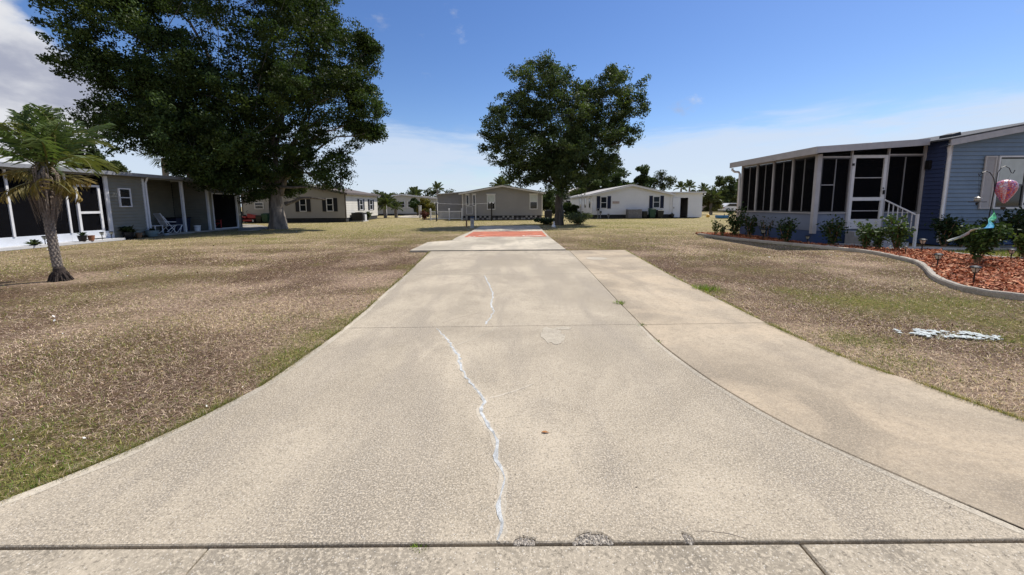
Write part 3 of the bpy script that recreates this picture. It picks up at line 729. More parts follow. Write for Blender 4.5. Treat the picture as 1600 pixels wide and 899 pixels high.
    def screen(fr, u0, u1, z0, z1, split=True, mid=False):
        s = MB().fbox(fr, u0, u1, -.012, -.010, z0, z1).build('screen_panel', SCREEN, h)
        mb = ring(MB(), fr, u0 + .004, u1 - .004, z0 + .002, z1 - .002, .03, -.03, .012); mb.build('screen_frame', M('bronze_frame', (.07, .07, .075), .4, .1), s)
        um = (u0 + u1) / 2
        if split: MB().fbox(fr, um - .014, um + .014, -.008, .016, z0 + .032, z1 - .032).build('mullion', M('grey_mullion', (.20, .20, .21), .5), s)
        if mid: MB().fbox(fr, u0 + .032, um - .015, -.008, .016, (z0 + z1) / 2, (z0 + z1) / 2 + .025).build('mid_rail', TRIM, s)
        return s
    for a, b in zip(us[:-1], us[1:]): screen(fL, a + .045, b - .045 - (.04 if b == us[-1] else 0), 1.11, ztop + .02)
    # front bays
    zh = 2.98
    MB().fbox(fP, .12, doorA - X0 - .0, -.04, .03, zh + .0, zh + .05).build('header_beam', TRIM, h)
    MB().fbox(fP, doorB - X0 + .06, X1 - X0 - .08, -.04, .03, zh + .06, zh + .11).build('header_beam', TRIM, h)
    screen(fP, .13, doorA - X0 - .06, 1.11, zh - .01, mid=True)
    screen(fP, doorB - X0 + .06, X1 - X0 - .10, 1.11, zh + .05)
    for u0, u1, zb in ((.13, doorA - X0 - .06, zh + .055), (doorA - X0, doorB - X0, zh + .09), (doorB - X0 + .06, X1 - X0 - .10, zh + .115)):
        zt0, zt1 = zf(X0 + u0) - .16, zf(X0 + u1) - .16
        MB().fprism(fP, [(u0, zb), (u1, zb), (u1, max(zt1, zb + .01)), (u0, max(zt0, zb + .01))], -.012, -.010).build('transom_screen', SCREEN, h)
    post(fP, doorA - X0 - .03, .05, .50, 3.22); post(fP, doorB - X0 + .03, .05, .50, 3.28); post(fP, X1 - X0 - .05, .06, .46, 3.36)
    # screen door
    d = ring(MB(), fP, doorA - X0 + .002, doorB - X0 - .002, .52, zh + .08, .10, -.03, .05).build('screen_door', WHITE, h)
    du0, du1 = doorA - X0 + .102, doorB - X0 - .102
    MB().fbox(fP, du0, du1, -.02, .045, 1.50, 1.62).build('lock_rail', WHITE, d)
    MB().fbox(fP, du0, du1, -.02, .042, .621, .86).build('kick_plate', M('white_kick_plate', (.58, .59, .62), .45, .05), d)
    for z0, z1 in ((1.621, zh - .021), (.862, 1.499)):
        MB().fbox(fP, du0, du1, -.004, -.002, z0, z1).build('screen_mesh', SCREEN, d)
        zm = z0 + (z1 - z0) * (.50 if z0 > 1 else .45); MB().fbox(fP, du0, du1, -.001, .03, zm - .014, zm + .014).build('cross_bar', TRIM, d)
    MB().fbox(fP, du1 + .03, du1 + .07, .051, .10, 1.72, 1.86).build('handle', BLACK, d)
    MB().fbox(fP, du1 + .02, du1 + .05, .051, .07, 1.90, 1.95).build('lock', BLACK, d)
    MB().fbox(fP, doorA - X0 - .02, doorA - X0 + .05, .051, .075, 2.70, 2.78).build('hinge', BLACK, d)
    # downspouts
    x = X1 - .02
    MB().tube([(x - .10, Y0 - .14, 3.30), (x - .10, Y0 - .10, 3.18), (x - .02, Y0 - .06, 2.98), (x - .02, Y0 - .06, 2.8), (x - .03, Y0 - .06, .12), (x - .06, Y0 - .2, .06)], .048, 8).build('downspout', WHITE, h, smooth=True)
    MB().tube([(X0 - .30, YB + .30, 3.06), (X0 - .30, YB + .30, 2.98), (X0 - .2, YB + .28, 2.90), (X0 - .06, YB + .2, 2.88), (X0 - .04, YB + .12, 2.78), (X0 - .04, YB + .12, .1)], .05, 8).build('downspout', WHITE, h, smooth=True)
    # window with drawn blind, shutter
    wu0, wu1, wz0, wz1 = 1.60, 3.0, 1.20, 2.92
    w = ring(MB(), fF, wu0, wu1, wz0, wz1, .05, -.02, .085).build('window', WHITE, h)
    MB().fbox(fF, wu0 + .95, wu0 + 1.02, +.0, .08, wz0 + .05, wz1 - .05).build('mullion', WHITE, w)
    zm = wz0 + .80
    for a, b in ((wu0 + .05, wu0 + .95), (wu0 + 1.02, wu1 - .05)):
        MB().fbox(fF, a, b, .046, .050, wz0 + .05, zm).build('pane', GLASS, w)
        ring(MB(), fF, a + .001, b - .001, wz0 + .051, zm, .045, .051, .075).build('sash', M('bronze_frame', (.07, .07, .075), .4, .1), w)
        MB().fbox(fF, a + .05, b - .06, .046, .054, zm + .001, wz1 - .10).build('blind', BLIND, w)
        MB().fbox(fF, a, b, .033, .0455, zm + .001, wz1 - .051).build('reveal', BLACK, w)
    shutter(h, fF, 1.17, 1.55, 1.20, 2.92, CREAM, .022)
    shutter(h, fF, 3.05, 3.43, 1.20, 2.92, CREAM, .022)
    # roof fittings
    vx, vy = 14.95, Y0 + .6; vz = e0 + .183 * (vx - X1)
    MB().add([(vx - .15, vy - .2, vz - .1), (vx + .20, vy - .2, vz - .04), (vx + .20, vy + .2, vz - .04), (vx - .15, vy + .2, vz - .1), (vx - .15, vy - .2, vz + .07), (vx + .14, vy - .2, vz + .15), (vx + .14, vy + .2, vz + .15), (vx - .15, vy + .2, vz + .07)],
             [(3, 2, 1, 0), (4, 5, 6, 7), (0, 1, 5, 4), (1, 2, 6, 5), (2, 3, 7, 6), (3, 0, 4, 7)]).build('roof_vent', M('dark_vent', (.03, .032, .036), .6), h, bevel=.02)
    MB().lathe((13.1, Y1 + .8, zf(13.1) + .0), [(.14, 0), (.13, .06), (.08, .11), (.02, .13)], 16).build('roof_dome', TRIM, h, smooth=True)
    # wall light by the porch corner
    lm = MB().fbox(fS, YE - Y1 + .12, YE - Y1 + .24, .012, .12, 2.55, 2.85).build('wall_lantern', BLACK, h)
    return h
blue_house()

# entry steps with white handrail
def entry_steps():
    CS = M('painted_step', (.34, .34, .36), .8, .12, 5, .2)
    t = thing('entry_steps', (12.2, 12.9, 0), 'low porch steps with sloping white handrail in front of the screen door', 'steps')
    for k, (y0, y1, z) in enumerate(((13.05, 13.40, .46), (12.68, 13.04, .31), (12.31, 12.67, .16))):
        MB().box(11.66, 12.80, y0, y1, 0, z).build('step', CS, t, bevel=.012)
    x = 12.93; a, b = Vector((x, 13.40, 1.52)), Vector((x, 12.28, 1.02))
    rail = MB().tube([a, b], .026, 8).tube([a - Vector((0, 0, .62)), b - Vector((0, 0, .62))], .02, 8).build('handrail', WHITE, t)
    MB().box(x - .03, x + .03, 12.24, 12.30, 0, 1.06).build('newel_post', WHITE, t)
    for k in range(1, 7):
        p = a.lerp(b, k / 7); MB().box(x - .011, x + .011, p.y - .011, p.y + .011, p.z - .60, p.z - .02).build('baluster', WHITE, rail)
entry_steps()

# ---------------------------------------------------------------- sage house with carport
def sage_house():
    SAGE = M('sage_lap_siding', (.205, .20, .165), .55, .07, 2.0, dirt=.25)
    ROOFP = M('grey_roof_pan', (.17, .175, .185), .45, .12, 3, dirt=.35)
    FASC = M('grey_fascia', (.24, .25, .27), .5, .08, 3, dirt=.3)
    h = thing('sage_house', (-18.2, 17.5, 0), 'sage lap sided house with white screened porch and open carport', 'house')
    X = -18.2; f = Fr(X, 0, 0, 1)                # u is world y, n faces the lawn
    ZT = 2.84
    # porch
    dY0, dY1 = 16.18, 17.14
    MB().box(X + .004, X + .62, 9.8, 17.42, -.02, .075).build('porch_apron', M('white_concrete', (.50, .50, .50), .7, .08, 3, dirt=.2), h)
    MB().box(X - 3.4, X - .06, 9.8, 17.4, 0, .10).build('porch_floor', DARK, h)
    KP = M('white_kick_panel', (.60, .63, .68), .45, .05, 3, dirt=.15)
    for a, b in ((9.8, 12.1), (12.1, 15.86), (15.86, dY0), (dY1, 17.36)): MB().fbox(f, a + .002, b - .002, -.05, 0, .0, .40).build('kick_panel', KP, h)
    for y, w in ((9.85, .09), (11.0, .07), (12.1, .07), (13.34, .07), (14.02, .07), (15.86, .07)): MB().fbox(f, y - w / 2, y + w / 2, -.045, .035, .402, ZT).build('post', WHITE, h)
    MB().fbox(f, 17.36, 17.52, -.06, .045, 0, ZT).build('corner_post', WHITE, h)
    ys = [9.9, 11.0, 12.1, 13.34, 14.02, 15.86, dY0 - .03]
    for a, b in zip(ys[:-1], ys[1:]): MB().fbox(f, a + .037, b - .037, -.012, -.010, .402, ZT).build('screen_panel', SCREEN, h)
    MB().fbox(f, dY1 + .03, 17.358, -.012, -.010, .402, ZT).build('screen_panel', SCREEN, h)
    MB().fbox(f, 9.8, 17.52, -.07, .02, ZT + .001, ZT + .10).build('header_beam', FASC, h)
    MB().fbox(f, dY0, dY1, -.012, -.010, 2.42, ZT).build('transom_screen', SCREEN, h)
    d = ring(MB(), f, dY0, dY1, .12, 2.42, .09, -.03, .05).build('screen_door', WHITE, h)
    MB().fbox(f, dY0 + .09, dY1 - .09, -.02, .045, 1.19, 1.29).build('lock_rail', WHITE, d)
    MB().fbox(f, dY0 + .09, dY1 - .09, -.02, .04, .21, .46).build('kick_plate', KP, d)
    MB().fbox(f, dY0 + .09, dY1 - .09, -.004, -.002, 1.29, 2.33).build('screen_mesh', SCREEN, d)
    MB().fbox(f, dY0 + .09, dY1 - .09, -.004, -.002, .46, 1.19).build('screen_mesh', SCREEN, d)
    MB().box(X - 3.5, X - 3.4, 9.8, 17.5, 0, 3.1).build('porch_back_wall', SAGE, h)
    MB().box(X - 3.4, X - .06, 9.75, 9.8, 0, 2.8).build('porch_end_wall', SAGE, h)
    # siding room
    siding(h, f, 17.522, 19.14, .05, [(0, ZT + .08), (60, ZT + .08)], SAGE, .15, .034, slot=.034)
    siding(h, Fr(X, 19.14, -1, 0), 0.0, 2.0, .05, [(0, ZT), (60, ZT)], SAGE, .15, .034, slot=.034)
    siding(h, Fr(X - 3.4, 17.45, 1, 0), 0, 3.3, .05, [(0, ZT), (60, ZT)], SAGE, .15, .034, slot=.034)
    window(h, f, 17.93, 18.50, 1.46, 2.34, .055, n0=.03)
    # carport
    MB().box(X - 2.2, X + .15, 19.16, 26.0, -.02, .06).build('carport_slab', Mconcrete('carport_concrete', (.30, .28, .25), .6, .4, 150), h)
    siding(h, Fr(X - 2.1, 0, 0, 1), 19.16, 23.2, .06, [(0, ZT + .2), (60, ZT + .2)], SAGE, .15, .034, slot=.034)
    for y in (19.22, 21.45, 23.22): MB().fbox(f, y - .055, y + .055, -.08, .03, .06, ZT).build('post', WHITE, h)
    MB().tube([(X + .2, 19.3, ZT + .1), (X + .14, 19.3, ZT - .05), (X + .07, 19.3, ZT - .2), (X + .07, 19.3, .1)], .04, 8).build('downspout', WHITE, h)
    MB().fbox(f, 19.16, 23.3, -.06, .02, ZT + .001, ZT + .10).build('header_beam', FASC, h)
    # store room with a wide open doorway
    siding(h, Fr(X - 2.1, 23.28, 1, 0), 0, 1.98, .06, [(0, ZT + .1), (60, ZT + .1)], SAGE, .15, .034, slot=.034)
    siding(h, f, 23.29, 25.9, 2.28, [(0, ZT + .10), (60, ZT + .10)], SAGE, .15, .034, slot=.034)
    for a, b in ((23.29, 23.52), (25.62, 25.9)): MB().fbox(f, a, b, -.10, 0, .06, 2.279).build('doorway_wall', SAGE, h)
    ring(MB(), f, 23.52, 25.62, .061, 2.279, .06, -.06, .035).build('doorway_frame', WHITE, h)
    MB().box(X - 2.2, X - 2.1, 23.2, 26, 0, 2.9).box(X - 2.1, X, 25.9, 26, 0, 2.9).build('store_wall', DARK, h)
    MB().box(X - 1.9, X - 1.5, 24.0, 25.2, .9, .94).box(X - 1.9, X - 1.5, 24.0, 25.2, 1.5, 1.54).build('shelf', WHITE, h)
    # house body and roof
    siding(h, Fr(X - 6.8, 30, 0, -1), 0, 20.2, .05, [(0, 2.8), (60, 2.8)], SAGE, .2, .014)
    siding(h, Fr(X - 6.8, 9.8, 1, 0), 0, 3.3, .05, [(0, 2.8), (3.4, 3.4), (6.8, 2.8)], SAGE, .2, .014)
    xr, sl = X - 3.2, .055
    za = 3.06; zb = za + sl * (X + .30 - xr)
    roof_slope(h, [(xr, 9.5, zb), (X + .30, 9.5, za), (X + .30, 24.0, za), (xr, 24.0, zb)], .06, ROOFP)
    roof_slope(h, [(X - 7.1, 9.5, 2.85), (xr, 9.5, zb), (xr, 30, zb), (X - 7.1, 30, 2.85)], .06, ROOFP)
    roof_slope(h, [(xr, 24.0, zb), (X + .16, 24.0, za - .06), (X + .16, 30, za - .06), (xr, 30, zb)], .05, ROOFP)
    MB().box(X + .302, X + .40, 9.5, 24.0, za - .16, za - .005).build('gutter', FASC, h)
    MB().box(X + .20, X + .300, 9.5, 24.0, za - .14, za - .062).build('soffit', FASC, h)
    return h
sage_house()

# ---------------------------------------------------------------- the houses at the far end
def gable_house(name, label, x0, x1, yf, yb, ze, zp, wall, trim, roofm, skirt=.35, course=.16, side='R', skirtm=None, sfac=None):
    h = thing(name, ((x0 + x1) / 2, yf, 0), label, 'house')
    xm = (x0 + x1) / 2
    f = Fr(x0, yf, 1, 0); prof = [(0, ze), (xm - x0, zp), (x1 - x0, ze)]
    siding(h, f, 0, x1 - x0, skirt, prof, wall, course, .012)
    siding(h, Fr(x1, yf, 0, 1), 0, yb - yf, skirt, [(0, ze), (99, ze)], sfac or wall, course, .012)
    siding(h, Fr(x0, yb, 0, -1), 0, yb - yf, skirt, [(0, ze), (99, ze)], sfac or wall, course, .012)
    MB().box(x0, x1, yb - .1, yb, skirt, ze).build('rear_wall', wall, h)
    MB().box(x0 + .03, x1 - .03, yf + .03, yb - .12, 0, skirt - .002).build('skirting', skirtm or M('dark_skirting', (.035, .035, .036), .9, .3, 6), h)
    s = (zp - ze) / (xm - x0); ov = .32
    for a, b, flip in ((x0 - ov, xm, False), (x1 + ov, xm, True)):
        za, zb = ze + .06 - ov * s, zp + .06
        cs = [(a, yf - ov, za), (b, yf - ov, zb), (b, yb + ov, zb), (a, yb + ov, za)]
        if flip: cs = [cs[1], cs[0], cs[3], cs[2]]
        roof_slope(h, cs, .05, roofm)
        p = [Vector(cs[0]) + Vector((0, 0, -.052)), Vector(cs[1]) + Vector((0, 0, -.052))]; dn = Vector((0, 0, -.15)); bk = Vector((0, .03, 0))
        q = [p[0] + dn, p[1] + dn, p[1], p[0]]
        MB().add(q + [v + bk for v in q], [(0, 1, 2, 3), (7, 6, 5, 4), (0, 4, 5, 1), (2, 6, 7, 3), (1, 5, 6, 2), (0, 3, 7, 4)]).build('fascia', trim, h)
        xa = a - .02 if not flip else a + .02
        MB().box(min(a, xa), max(a, xa), yf - ov, yb + ov, za - .17, za - .01).build('gutter', trim, h)
    for u in (0, x1 - x0): MB().fbox(f, u - .05, u + .05, -.04, .03, skirt, ze - .03).build('corner_trim', trim, h)
    return h, f
def px2(px, Y): return PY(px, 320, Y).x

# centre grey house, end wall towards the driveway
YB_ = 37.5
TAUPE = M('taupe_lap_siding', (.285, .275, .27), .6, .05, 1.0, dirt=.12)
GREYROOF = M('green_grey_shingle', (.105, .115, .11), .9, .2, 8, .3, 40)
OFFW = M('off_white_trim', (.62, .60, .56), .5, .06)
h, f = gable_house('grey_house', 'low grey gabled house with pale trim at the end of the driveway', -4.75, 2.95, YB_, 54, 2.62, 3.30, TAUPE, OFFW, GREYROOF, .40)
for p0, p1, z0, z1, bl in ((728, 733.5, 1.36, 2.45, 0), (738.5, 743.5, 1.36, 2.45, 0), (761, 774, .98, 2.42, 1), (827.5, 840, .98, 2.42, 1)):
    window(h, f, px2(p0, YB_) + 4.75, px2(p1, YB_) + 4.75, z0, z1, .07, bl, head=True, sash=bool(bl))
# shell-block skirting wall in front
BLKA = M('pale_shell_block', (.36, .34, .32), .9, .2, 8, .4, 40); BLKB = M('dark_shell_block', (.09, .08, .08), .9, .3, 8, .4, 40)
me_b = None
for k in range(34):
    x = -4.70 + k * .224
    for row in range(2):
        if (k + row) % 2 == 0 or row == 0:
            MB().box(x, x + .19, YB_ - .12, YB_ + .02, .02 + row * .19, .185 + row * .19).build('skirt_block', BLKA if (k * 7 + row * 3) % 5 < 3 else BLKB, h)
siding(h, Fr(-7.75, YB_ + 3.0, 1, 0), 0, 3.0, .15, [(0, 2.55), (3.0, 2.78)], TAUPE, .16, .012)
MB().box(-7.72, -4.8, YB_ + 3.1, YB_ + 9, .1, 2.5).build('annex_body', TAUPE, h)
roof_slope(h, [(-7.95, YB_ + 2.7, 2.60), (-4.85, YB_ + 2.7, 2.84), (-4.85, YB_ + 9.2, 2.84), (-7.95, YB_ + 9.2, 2.60)], .08, OFFW, 'annex_roof')
window(h, f, 0.35, .95, .55, 1.30, .04, 0, sash=False, glass=M('grey_box_front', (.27, .27, .28), .6))

# taupe house with black shutters beyond the big tree
YA = 34.9
TAN = M('tan_lap_siding', (.33, .315, .295), .6, .05, 1.0, dirt=.12)
CREAMS = M('cream_lap_siding', (.60, .575, .51), .6, .05, 1.0, dirt=.15)
BRNROOF = M('brown_shingle', (.115, .095, .085), .9, .2, 8, .3, 40)
h, f = gable_house('tan_house', 'tan house with black shutters and brown roof behind the big tree trunk', -24.3, -15.0, YA, 43.2, 2.62, 3.5, TAN, M('brown_trim', (.10, .085, .075), .6), BRNROOF, .36, sfac=CREAMS)
for c in (473.5, 515.5):
    a, b = px2(c - 5.5, YA) + 24.3, px2(c + 5.5, YA) + 24.3
    window(h, f, a, b, .95, 2.15, .07)
    for s0, s1 in ((a - .36, a - .02), (b + .02, b + .36)): shutter(h, f, s0, s1, .95, 2.15, BLKSHUT)
window(h, f, px2(398, YA) + 24.3, px2(412, YA) + 24.3, 1.20, 1.82, .06)
fs = Fr(-15.0, YA, 0, 1)
for y in (3.6, 6.3):
    window(h, fs, y - .42, y + .42, 1.0, 2.1, .07); 
    for a in (-1, 1): shutter(h, fs, y + a * .65 - .18, y + a * .65 + .18, 1.0, 2.1, BLKSHUT)
MB().box(-17.6, -17.1, YA + 4.0, YA + 4.5, 3.0, 3.75).build('chimney_box', M('grey_flue', (.10, .10, .11), .6), h)
MB().lathe((-17.2, YA + 4.25, 3.75), [(.06, 0), (.06, .5), (.16, .5), (.16, .58), (.05, .66)], 10).build('flue_pipe', M('grey_flue', (.10, .10, .11), .6), h)

# white house with navy shutters
YC = 39.3
WSID = M('white_lap_siding', (.70, .70, .71), .55, .03, 1.0, dirt=.10)
h, f = gable_house('white_house', 'white gabled house with navy shutters right of the middle tree', 8.22, 16.1, YC, 54, 2.46, 3.36, WSID, WHITE, M('pale_roof', (.40, .38, .36), .8, .1, 6), .36)
for c0, c1, z0, z1 in ((938, 948.5, .98, 2.2), (1020, 1031, 1.0, 2.2)):
    a, b = px2(c0, YC) - 8.22, px2(c1, YC) - 8.22
    window(h, f, a, b, z0, z1, .07)
    for s0, s1 in ((a - .38, a - .03), (b + .03, b + .38)): shutter(h, f, s0, s1, z0, z1 + .04, SHUTTER)
fsL = Fr(8.22, 54, 0, -1)
for yy in (40.6, 43.1, 46.2): window(h, fsL, 54 - yy - .45, 54 - yy + .45, 1.0, 2.15, .07)
MB().fbox(f, px2(957, YC) - 8.22, px2(967.5, YC) - 8.22, .014, .05, 1.48, 1.72).build('wall_plaque', M('tan_plaque', (.42, .34, .30), .7), h)
# flat-roofed storage annex with an open doorway
ax0, ax1 = 16.15, 19.35; fa = Fr(ax0, YC - .02, 1, 0); d0, d1 = px2(1062.5, YC) - ax0, px2(1075, YC) - ax0
for a, b, z0 in ((0, d0, .04), (d1, ax1 - ax0, .04), (d0, d1, 2.02)): siding(h, fa, a, b, z0, [(0, 2.50), (9, 2.50)], WSID, .16, .010, 'annex_wall')
siding(h, Fr(ax1, YC, 0, 1), 0, 5, .04, [(0, 2.5), (9, 2.5)], WSID, .16, .010, 'annex_wall')
MB().box(ax0, ax1, YC + 4.9, YC + 5, 0, 2.5).build('annex_rear', DARK, h); MB().box(ax0 + .1, ax1 - .1, YC + .12, YC + 4.9, 0, .05).build('annex_floor', DARK, h)
MB().box(ax0 - .02, ax1 + .25, YC - .3, YC + 5.2, 2.505, 2.62).build('annex_roof', WHITE, h)
dr = MB().fbox(fa, px2(1050.5, YC) - ax0, d0 - .01, .035, .075, .06, 2.04).build('sliding_door', M('white_door', (.66, .68, .72), .5, .03), h)
MB().fbox(fa, px2(1052, YC) - ax0, px2(1052, YC) - ax0 + .05, .076, .11, .95, 1.1).build('handle', BLACK, dr)
MB().fbox(Fr(8.22, YC, 1, 0), 1.0, 1.2, .0, .02, 0, .01)

# more distant houses
h, f = gable_house('beige_house', 'distant beige bungalow with a small palm in front', -21.5, -11.2, 58, 70, 2.5, 3.1, M('beige_siding', (.46, .45, .42), .7, .05), WHITE, M('pale_roof', (.40, .38, .36), .8, .1, 6), .2, .2)
for u in (1.5, 4.6, 5.9, 7.2, 8.5): window(h, f, u, u + .9, 1.1, 2.1, .08)
MB().box(-20.9, -17.9, 55.5, 57.6, 2.25, 2.45).box(-20.8, -20.7, 55.6, 55.7, 0, 2.25).box(-18.1, -18.0, 55.6, 55.7, 0, 2.25).build('porch_cover', WHITE, h)
h, f = gable_house('pale_roofed_house', 'small distant house with pale roof between the middle tree and white house', 8.2, 15.8, 66, 76, 3.0, 4.4, M('pale_siding', (.50, .50, .52), .7, .05), WHITE, M('cream_roof', (.55, .52, .48), .8, .1, 6), .2, .2)
window(h, f, 1.0, 2.0, 1.1, 2.1, .08)
h, f = gable_house('pink_house', 'distant low pinkish house beyond the white house annex', 34.5, 44.0, 70, 80, 2.7, 3.3, M('pinkish_siding', (.42, .36, .33), .7, .05), WHITE, M('pale_roof', (.40, .38, .36), .8, .1, 6), .2, .2)
for u in (1.5, 4.0, 6.5): window(h, f, u, u + 1.0, 1.1, 2.1, .08)

# ================================================================== TREES AND PLANTS
BARK = M('oak_bark', (.20, .175, .15), .95, .35, 7, 1.0, 26, streak=True)
BARKD = M('dark_bark', (.085, .072, .06), .95, .35, 7, 1.0, 26, streak=True)
def leaf_quads(c, size, aspect, cols, r, up=.35, droop=None):
    """diamond leaves at centres c"""
    n = len(c)
    a = r.normal(size=(n, 3)); a /= np.linalg.norm(a, axis=1)[:, None]
    nr = r.normal(size=(n, 3)); nr[:, 2] += up * 2; nr -= a * (nr * a).sum(1)[:, None]; nr /= np.linalg.norm(nr, axis=1)[:, None] + 1e-9
    s = np.cross(a, nr); L = (size * (.65 + .7 * r.random(n)))[:, None]; Wd = L * aspect * (.8 + .4 * r.random(n))[:, None]
    v = np.stack([c - a * L * .5, c - a * L * .02 + s * Wd * .5 - nr * L * .06, c + a * L * .5, c - a * L * .02 - s * Wd * .5 - nr * L * .06], 1).reshape(-1, 3)
    f = np.arange(4 * n).reshape(-1, 4)
    return v, f, np.repeat(cols, 4, 0)
def feather(lobes, r, per=12):
    '''break each big lobe up with many small leafy bosses on its skin'''
    out = []
    for c, rad in lobes:
        rad = np.array(rad); m = rad.mean(); out.append((np.array(c), tuple(rad * .80)))
        if m < .7: continue
        for _ in range(int(per * min(3.0, m / 1.3))):
            d = r.normal(size=3); d[2] = d[2] * .9 + .1; d /= np.linalg.norm(d); k = m * r.uniform(.14, .30) + .12
            out.append((np.array(c) + d * rad * r.uniform(.78, 1.13), (k * r.uniform(.8, 1.5), k * r.uniform(.8, 1.4), k * r.uniform(.6, 1.0))))
    return out
def ellip_clumps(lobes, spacing, r, shell=.45, push=.12):
    """clump centres through the lobes, denser towards their skins"""
    out = []; who = []
    for k, (c, rad) in enumerate(lobes):
        vol = rad[0] * rad[1] * rad[2] * 4.19; n = max(6, int(vol / spacing ** 3))
        d = r.normal(size=(n, 3)); d /= np.linalg.norm(d, axis=1)[:, None]
        t = shell + (1 - shell) * r.random(n) ** .6; t = t * (1 + (r.random(n) < .22) * push * r.random(n) * 1.6)
        bump = 1 + .16 * np.sin(d[:, 0] * 5 + k) * np.cos(d[:, 2] * 6 + 2 * k) + .10 * np.sin(d[:, 1] * 9 + d[:, 2] * 8 + k)
        out.append(np.array(c) + d * (t * bump)[:, None] * np.array(rad)); who.append(np.full(n, k))
    return np.concatenate(out), np.concatenate(who)
def lobe(px, py, rx, ry, Y, rd=None):
    c = PY(px, py, Y); s = Y / FOC
    return (np.array(c), (rx * s, (rd if rd is not None else (rx + ry) * .5 * s), ry * s))
def limb(mb, a, b, r0, r1, seed, sag=.12, k=7, sides=8):
    rr = random.Random(seed); a, b = Vector(a), Vector(b); L = (b - a).length; P = []; R = []
    for i in range(k + 1):
        t = i / k; w = sin(pi * t)
        P.append(a.lerp(b, t) + Vector((rr.uniform(-1, 1) * .05 * L * w, rr.uniform(-1, 1) * .05 * L * w, (sag * L * w) * (1 if b.z > a.z else -.3) + rr.uniform(-1, 1) * .03 * L * w)))
        R.append(r0 + (r1 - r0) * t ** .8)
    mb.tube(P, R, sides); return P
def trunk_mesh(base, pts, radii, flare, seed, sides=26):
    """fluted trunk with root flare"""
    rr = random.Random(seed); ph = [rr.uniform(0, 6.3) for _ in range(4)]; vs = []; k = len(pts)
    for i, (p, rad) in enumerate(zip(pts, radii)):
        t = i / (k - 1)
        for j in range(sides):
            th = 2 * pi * j / sides
            flu = 1 + .07 * sin(5 * th + ph[0] + t) + .05 * sin(9 * th + ph[1] + 2 * t) + .02 * sin(17 * th + ph[2]) + flare * (1 - t) ** 4 * (.45 + .55 * max(0, sin(3.0 * th + ph[3])) + .2 * sin(7 * th))
            vs.append((p[0] + rad * flu * cos(th), p[1] + rad * flu * sin(th), p[2]))
    fs = [(i * sides + j, i * sides + (j + 1) % sides, (i + 1) * sides + (j + 1) % sides, (i + 1) * sides + j) for i in range(k - 1) for j in range(sides)]
    return MB().add(vs, fs + [tuple(range((k - 1) * sides, k * sides))])
def foliage_tree(name, label, base, fork, lobes, trunk_r, leafn, leafsize, spacing, seed, col=(.050, .085, .022), bark=None, flare=.5, group=None, clump=.42, main_limbs=None, shell=.45, aspect=.5, trans=.22):
    r = np.random.default_rng(seed); bark = bark or BARK
    t = thing(name, tuple(base), label, 'tree', group)
    b, fk = Vector(base), Vector(fork); n = 9
    pts = [b.lerp(fk, i / n) + Vector((.05 * sin(i * 1.3 + seed), .05 * cos(i * 1.1), -.08 if i == 0 else 0)) * (trunk_r * 2) for i in range(n + 1)]
    trunk_mesh(base, pts, [trunk_r * (1.0 - .22 * i / n) for i in range(n + 1)], flare, seed).build('trunk', bark, t, smooth=True)
    mb = MB(); ends = []
    for k, (c, rad) in enumerate(lobes):
        if rad[0] < leafsize * 4 and ends: continue
        tgt = Vector(c) + Vector((0, 0, -.25 * rad[2])); ends.append(limb(mb, fk - Vector((0, 0, .15)), tgt, trunk_r * (.42 if k < 6 else .25), trunk_r * .07, seed + k, .10))
    C_, who = ellip_clumps(feather(lobes, r) if leafn > 20000 else lobes, spacing, r, shell)
    for i in r.choice(len(C_), min(len(C_), 70), replace=False):
        e = ends[who[i] % len(ends)]; p = e[int(r.integers(3, len(e)))]
        limb(mb, p, C_[i], trunk_r * .06, trunk_r * .015, int(seed + i), .05, 4, 5)
    for (a, bb, r0) in (main_limbs or []): limb(mb, a, bb, r0, r0 * .3, seed + 99, .08, 7, 8)
    mb.build('limbs', bark, t, smooth=True)
    per = max(3, leafn // len(C_)); m = len(C_) * per
    cs = clump * (.6 + .8 * r.random(len(C_)))
    off = r.normal(size=(m, 3)); off /= np.linalg.norm(off, axis=1)[:, None]; off *= (r.random(m) ** .45)[:, None] * np.repeat(cs, per)[:, None] * np.array((1.15, 1.15, .8))
    P = np.repeat(C_, per, 0) + off
    tone = np.repeat(.55 + .9 * r.random(len(C_)) ** 1.3, per) * (.65 + .7 * r.random(m))
    yel = np.repeat(r.random(len(C_)), per)[:, None]
    cc = np.array(col)[None] * tone[:, None] * (1 + np.array((.45, .22, -.15))[None] * (yel ** 3))
    v, f, cols = leaf_quads(P, np.full(m, leafsize), aspect, cc, r, .30)
    np_mesh('crown', v, f, cols, MV('leaf', .55, trans, .16), t, 'stuff')
    return t

